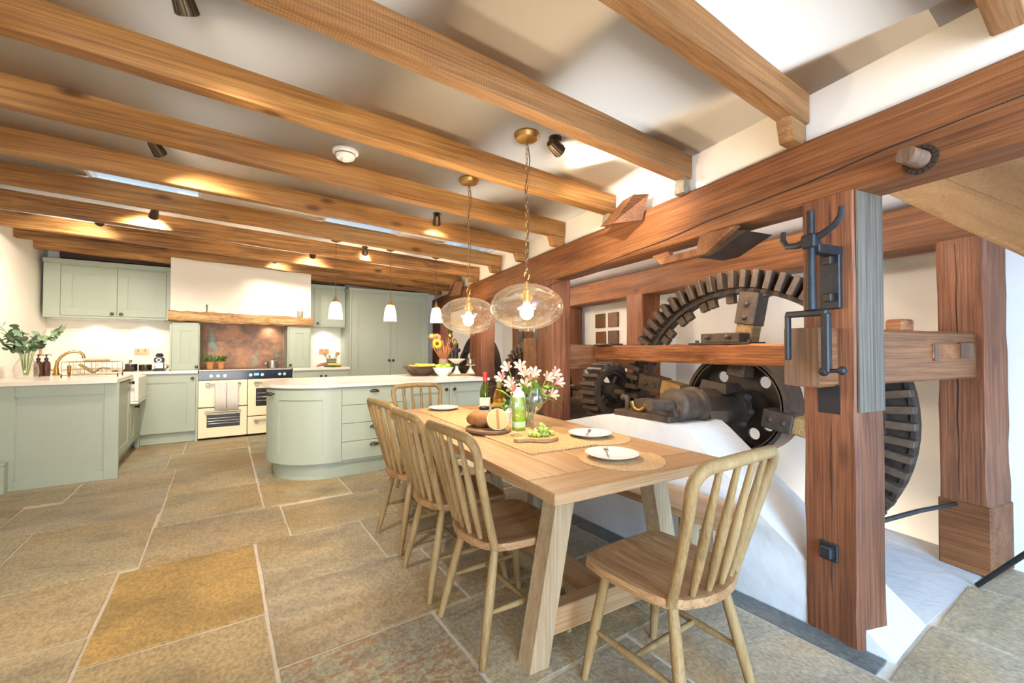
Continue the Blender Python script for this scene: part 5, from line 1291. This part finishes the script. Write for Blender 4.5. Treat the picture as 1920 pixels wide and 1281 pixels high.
# jars, bottles, flowers, glasses
def jar(x, y, lab, c_):
    j = thing('preserve_jar', lab, 'jar', (x, y, ZR), 0, 'dark-lidded preserve jars')
    MB().lathe([(0, 0), (.033, 0), (.036, .006), (.036, .065), (.03, .075), (0, .075)], 20).build('jar_body', c_, j)
    MB().lathe([(0, .075), (.034, .075), (.034, .092), (.031, .094), (0, .094)], 20).build('jar_lid', M_black, j)
jar(1.425, 2.43, 'left dark-lidded preserve jar behind the bread', plain('floral_label', (.62, .46, .44), .5, var=.35, scale=60)); jar(1.478, 2.36, 'right dark-lidded preserve jar behind the cheese', plain('white_label', (.60, .60, .62), .5, var=.2, scale=60))
def bottle(x, y, lab, gm_, cap, capc, label_c, h=.30, r_=.037):
    b_ = thing('wine_bottle', lab, 'bottle', (x, y, TZ), 0, 'wine bottles on the table')
    MB().lathe([(0, 0), (r_ - .003, 0), (r_, .005), (r_, h * .55), (r_ * .85, h * .65), (r_ * .42, h * .78), (.014, h * .83), (.014, h), (0, h)], 26).build('bottle_glass', gm_, b_)
    if cap: MB().lathe([(0.0145, h * .80), (.016, h * .80), (.016, h + .002), (0, h + .003)], 16).build('capsule', capc, b_)
    MB().lathe([(r_ + .0005, h * .12), (r_ + .0012, h * .12), (r_ + .0012, h * .44), (r_ + .0005, h * .44)], 26, None, closed=True).build('paper_label', label_c, b_)
bottle(1.555, 2.64, 'green wine bottle with red capsule behind the jars', M_gbottle, True, plain('red_capsule', (.45, .02, .025), .35), plain('cream_label', (.78, .74, .64), .6), .31)
bottle(1.565, 2.47, 'honey-coloured bottle beside the red-capped one', M_obottle, True, plain('olive_capsule', (.18, .17, .03), .4), plain('gold_label', (.52, .36, .05), .5), .27, .040)
gc = thing('green_bottle', 'bright lime green cylindrical bottle among the wine glasses', 'bottle', (1.437, 2.055, ZR))
MB().lathe([(0, 0), (.037, 0), (.039, .005), (.039, .19), (0, .19)], 24).build('bottle_sleeve', M_lime, gc); MB().lathe([(0, .19), (.037, .19), (.03, .215), (.014, .232), (.014, .245), (0, .245)], 18).build('bottle_neck', plain('frosted_neck', (.72, .78, .66), .3), gc)
MB().lathe([(.0394, .015), (.0402, .015), (.0402, .05), (.0394, .05)], 24, None, closed=True).build('printed_band', plain('pale_green_print', (.50, .70, .40), .5, var=.3, scale=80), gc)
def wineglass(x, y, lab, s_=1.0):
    o = MB().lathe([(0, 0), (.036, 0), (.036, .002), (.008, .006), (.0035, .012), (.0035, .085), (.012, .095), (.034, .118), (.043, .15), (.042, .18), (.035, .222), (.0342, .222), (.041, .18), (.042, .15), (.033, .12), (.011, .099), (0, .096)], 30).build('wine_glass', M_glass); o.location = (x, y, ZR - .001); o.scale = (s_,) * 3
    tag(o, lab, 'glass', 'stemmed wine glasses on the table')
wineglass(1.335, 1.925, 'stemmed wine glass standing in front of the lime green bottle', 1.0); wineglass(1.535, 2.02, 'large stemmed wine glass right of the lime green bottle', 1.08)
wineglass(1.60, 2.19, 'stemmed wine glass behind the larger one by the flower vase', .95)
hp = thing('herb_pot', 'small pot of green herbs between the jars and the flowers', 'potted herb', (1.56, 2.34, TZ))
MB().lathe([(0, 0), (.03, 0), (.04, .06), (.036, .06), (0, .05)], 18).build('pot', M_white, hp)
for k in range(40):
    a = r2.uniform(0, 2 * PI); rr = r2.random() ** .5 * .055
    put('leaf', bleaf, hp, (rr * math.cos(a), rr * math.sin(a), .07 + r2.random() * .075), (r2.uniform(-.9, .9), r2.uniform(-.9, .9), a), (.8,) * 3)
fv = thing('flower_vase', 'clear glass vase of pale pink alstroemeria behind the wine glasses', 'vase', (1.55, 2.13, TZ))
MB().lathe([(0, 0), (.04, 0), (.045, .008), (.045, .14), (.042, .14), (.042, .012), (0, .01)], 24).build('glass_body', M_glass, fv)
lv = MB(); V = [lv.bm.verts.new(p) for p in ((0, 0, 0), (.014, .035, .006), (.010, .075, .004), (0, .11, -.012), (-.010, .075, .004), (-.014, .035, .006))]; lv.bm.faces.new(V); lleaf = lv.mesh('leaf', plain('bright_leaf', (.16, .34, .04), .45, var=.3, scale=14))
fcen = Vector((1.57, 2.13, TZ))
cr_ = Vector((math.cos(R(34)), -math.sin(R(34)), 0)); cf_ = Vector((math.sin(R(34)), math.cos(R(34)), 0))
blooms = [(-.12, .01, .36), (-.155, 0, .30), (-.10, -.02, .27), (-.04, .02, .37), (-.015, .0, .33), (.045, -.01, .33), (.03, .03, .29), (-.085, -.04, .235), (.13, .0, .30), (.175, .01, .325), (.19, -.02, .275), (.09, -.03, .20), (.155, -.02, .20), (-.015, -.04, .255)]
for i, (u, w_, z) in enumerate(blooms):
    c_ = cr_ * u + cf_ * w_ + Vector((0, 0, z)); nrm = (cr_ * u * 2.2 - cf_ * .5 + Vector((0, 0, .35))).normalized()
    MB().tube([(r2.uniform(-.02, .02), r2.uniform(-.02, .02), .02), tuple(c_ * .35 + Vector((0, 0, .03))), tuple(c_ - nrm * .03)], [.0025, .0025, .002], 5).build('stem', M_gstem, fv)
    q_ = Matrix.Translation(c_ - nrm * .03) @ Vector((0, 0, 1)).rotation_difference(nrm).to_matrix().to_4x4()
    b = MB()
    for k in range(6):
        t = 2 * PI * k / 6 + i; u_ = Vector((math.cos(t), math.sin(t), 0)); v_ = Vector((-math.sin(t), math.cos(t), 0)); L_ = .036 if k % 2 else .032; w2 = .011 if k % 2 else .009
        rows = [(.003, .0, .002), (.011, .022, w2 * .6), (.024, .043, w2), (.034, .052, w2 * .8), (L_ + .008, .050, .001)]
        prev = None
        for rr, zz_, ww in rows:
            cur = [b.bm.verts.new(q_ @ (u_ * rr + v_ * sgn * ww + Vector((0, 0, zz_)))) for sgn in (-1, 1)]
            if prev: b.bm.faces.new((prev[0], prev[1], cur[1], cur[0]))
            prev = cur
    b.build('flower', M_pink, fv)
for k in range(34):
    u, w_ = r2.uniform(-.10, .15), r2.uniform(-.05, .05); z = r2.uniform(.13, .27)
    p = cr_ * u * .8 + cf_ * w_ + Vector((0, 0, z)); put('leaf', lleaf, fv, p, (r2.uniform(-.4, 1.0), r2.uniform(-.5, .5), r2.uniform(0, 6.3)), (r2.uniform(.9, 1.4),) * 3)

# ================================================================== ROOM LIGHTS, REAL AND ADDED
def globe(x, y, zg, lab, first=[None]):
    zc = zceil(x); g = thing('globe_pendant', lab, 'pendant light', (x, y, zc), 0, 'big glass globe pendants over the table')
    MB().lathe([(0, -.001), (.068, -.001), (.070, -.012), (.058, -.032), (.03, -.036), (0, -.036)], 28).build('canopy', M_brass, g)
    top = zg - zc + .125; b = MB(); L0 = -.036; n_ = int((L0 - top - .05) / .026)
    for k in range(n_):
        z = L0 - .012 - k * .026; pts = []
        for j in range(10):
            t = 2 * PI * j / 10; a_, c__ = .0065 * math.cos(t), .017 * math.sin(t)
            pts.append((a_, 0, z + c__) if k % 2 else (0, a_, z + c__))
        b.tube(pts, .0018, 5, closed=True)
    b.build('chain', M_brass, g)['kind'] = 'stuff'
    MB().tube([(.006 + .012 * math.sin(k * .9), .006 * math.cos(k * 1.3), L0 + (top + .03 - L0) * k / 14) for k in range(15)], .003, 6).build('flex', plain('brown_flex', (.14, .07, .03), .7), g)
    b = MB(); b.tube([(.0, .022 * math.cos(t), top + .045 + .022 * math.sin(t)) for t in [2 * PI * k / 14 for k in range(14)]], .004, 6, closed=True); b.build('hanging_ring', M_brass, g)
    MB().lathe([(0, top + .025), (.009, top + .025), (.012, top + .01), (.007, top), (.007, top - .03), (.02, top - .035), (.02, top - .10), (0, top - .10)], 14).build('lamp_holder', M_brass, g)
    gz = zg - zc; prof = []
    a_, b_ = .198, .125
    for k in range(22):
        t = PI / 2 - PI * .90 * k / 21 - .10; prof.append((a_ * math.cos(t), gz + b_ * math.sin(t)))
    prof += [(prof[-1][0] - .002, prof[-1][1] - .012)]
    MB().lathe(prof, 44).build('glass_shade', M_amber, g)
    b = MB(); b.lathe([(0, gz + .03), (.012, gz + .035), (.018, gz + .015), (.036, gz - .02), (.036, gz - .045), (.018, gz - .066), (0, gz - .07)], 18); b.build('filament_bulb', M_bulb, g)
    lamp('pendant_bulb_light', 'POINT', (0, 0, gz - .02), PW_GLOBE, WARM, g, shadow_soft_size=.05)
PW_GLOBE = 46.0; PW_BELL = 21; PW_SPOT = 44; PW_UNDER = 2.2
globe(1.372, 1.885, 1.43, 'nearer and larger-looking amber glass globe pendant over the table')
globe(1.405, 2.61, 1.43, 'farther amber glass globe pendant over the table')
M_bell = glass('bell_glass', (1, .95, .86), 1.4, .08, .10)
for x, lab in ((1.03, 'left of three small glass bell pendants over the island'), (1.635, 'middle of three small glass bell pendants over the island'), (2.215, 'right of three small glass bell pendants over the island')):
    y = 4.96; zc = zceil(x); z0 = 1.525 - zc
    g = thing('bell_pendant', lab, 'pendant light', (x, y, zc), 0, 'small bell pendants over the island')
    MB().lathe([(0, 0), (.05, 0), (.05, -.008), (.03, -.018), (0, -.02)], 18).build('canopy', M_brass, g)
    MB().cyl((0, 0, -.018), (0, 0, z0 + .26), .0028, .0028, 6).build('flex', plain('brown_flex', (.14, .07, .03), .7), g)
    MB().lathe([(0, z0 + .265), (.006, z0 + .265), (.012, z0 + .235), (.034, z0 + .20), (.037, z0 + .19), (0, z0 + .19)], 16).build('cap', M_brass, g)
    MB().lathe([(.032, z0 + .195), (.05, z0 + .175), (.062, z0 + .12), (.07, z0 + .06), (.076, z0 + 0), (.074, z0 + 0), (.068, z0 + .06), (.06, z0 + .12), (.048, z0 + .173), (.03, z0 + .192)], 28).build('glass_shade', M_bell, g)
    MB().lathe([(0, z0 + .19), (.012, z0 + .18), (.03, z0 + .12), (.03, z0 + .09), (.015, z0 + .065), (0, z0 + .062)], 16).build('bulb', M_bulb, g)
    lamp('bell_bulb_light', 'POINT', (0, 0, z0 + .09), PW_BELL, WARM2, g, shadow_soft_size=.04)
def spot(x, y, d, lab, power=1.0, ang=95):
    z = zceil(x); s_ = thing('ceiling_spotlight', lab, 'spotlight', (x, y, z), 0, 'bronze ceiling spotlights')
    d = Vector(d).normalized()
    MB().lathe([(0, 0), (.035, 0), (.035, -.012), (0, -.014)], 16).build('mount', M_bronze, s_)
    p0 = Vector((0, 0, -.055)); q_ = Matrix.Translation(p0) @ Vector((0, 0, 1)).rotation_difference(d).to_matrix().to_4x4()
    MB().tube([(0, 0, -.012), (0, 0, -.04), p0], .006, 8).build('swivel', M_bronze, s_)
    b = MB(); b.lathe([(0, -.045), (.022, -.045), (.027, -.03), (.034, .045), (.030, .045), (.026, .03), (0, .03)], 20, q_)
    for k in range(8):
        t = 2 * PI * k / 8; b.bar(q_ @ Vector((.027 * math.cos(t), .027 * math.sin(t), -.03)), q_ @ Vector((.035 * math.cos(t), .035 * math.sin(t), .043)), .004, .004)
    b.build('lamp_head', M_bronze, s_)
    MB().lathe([(0, .036), (.0285, .036), (.0285, .039), (0, .040)], 16, q_).build('lit_lens', M_lens, s_)
    L_ = lamp('spot_beam', 'SPOT', q_ @ Vector((0, 0, .05)), PW_SPOT * power, WARM, s_, rot=d.to_track_quat('-Z', 'Y').to_euler(), spot_size=R(ang), spot_blend=.8, shadow_soft_size=.03)
spot(1.52, 1.82, (1, .15, -.30), 'ceiling spotlight beside the nearer globe pendant canopy', .8)
spot(-.12, 1.80, (.35, .75, -.85), 'ceiling spotlight at the top edge of the picture', 1.5, 90)
spot(-.33, 3.25, (.5, .8, -.7), 'ceiling spotlight above the left skylight, between honey joists', 1.6, 90)
spot(1.53, 3.42, (.3, .8, -.8), 'ceiling spotlight right of centre between honey joists')
spot(-.50, 4.88, (-.25, .85, -.6), 'ceiling spotlight just past the left skylight', 2.4, 105)
spot(1.36, 5.03, (.2, 1, -.55), 'ceiling spotlight beside the middle bell pendant', 2.5, 100)
spot(.55, 6.25, (.3, 1, -.6), 'ceiling spotlight before the chimney breast', .5)
spot(-.95, 5.50, (-.45, .8, -.55), 'added unseen spotlight hidden behind an old joist near the left wall', .75, 110)  # added lamp, hidden by the joist, to brighten the left wall
spot(.9, 5.60, (.1, 1, -.6), 'added unseen spotlight hidden behind an old joist facing the range', .8, 100)  # added fill lamp out of sight, for the kitchen fronts
spot(-.9, 1.0, (-.1, 1, -.9), 'added ceiling spotlight above the foreground, out of the picture', 1.2)  # unseen lamp put in to light the near floor
# smoke alarm
sa = thing('smoke_alarm', 'white round smoke alarm on the ceiling between joists', 'smoke alarm', (.615, 2.72, zceil(.615)))
MB().lathe([(0, 0), (.075, 0), (.075, -.012), (0, -.012)], 30).build('alarm_base', M_white, sa)
MB().lathe([(0, -.012), (.058, -.012), (.058, -.034), (.05, -.046), (.022, -.05), (.02, -.062), (0, -.064)], 30).build('alarm_body', M_white, sa)
MB().lathe([(.0585, -.022), (.0592, -.022), (.0592, -.028), (.0585, -.028)], 30, None, closed=True).build('alarm_vent', M_dsteel, sa)
# under-cabinet lights
for x, y, z, e in ((-1.32, 7.43, 1.575, 1.0), (-.84, 7.43, 1.575, 1.0), (1.39, 7.43, 1.545, 1.1)):
    lamp('under_cabinet_light', 'SPOT', (x, y, z), PW_UNDER * 2.6 * e, (1, .93, .82), rot=aim((0, .12, -1)), spot_size=R(140), spot_blend=.9, shadow_soft_size=.03)
lamp('hood_light', 'SPOT', (.62, 7.42, 1.56), 5, WARM, rot=aim((-.1, .3, -1)), spot_size=R(130), spot_blend=.9, shadow_soft_size=.02)
# unseen lamps added behind the beams to brighten the mill bay wall
for a, e in ((.9, 14), (3.4, 22), (5.3, 18)):
    p = ml(a, .30, 1.98); lamp('mill_bay_fill', 'POINT', p, e, WARM2, shadow_soft_size=.06)
p = ml(.9, 1.35, -.15); lamp('pit_light', 'POINT', p, 5, WARM, shadow_soft_size=.05)
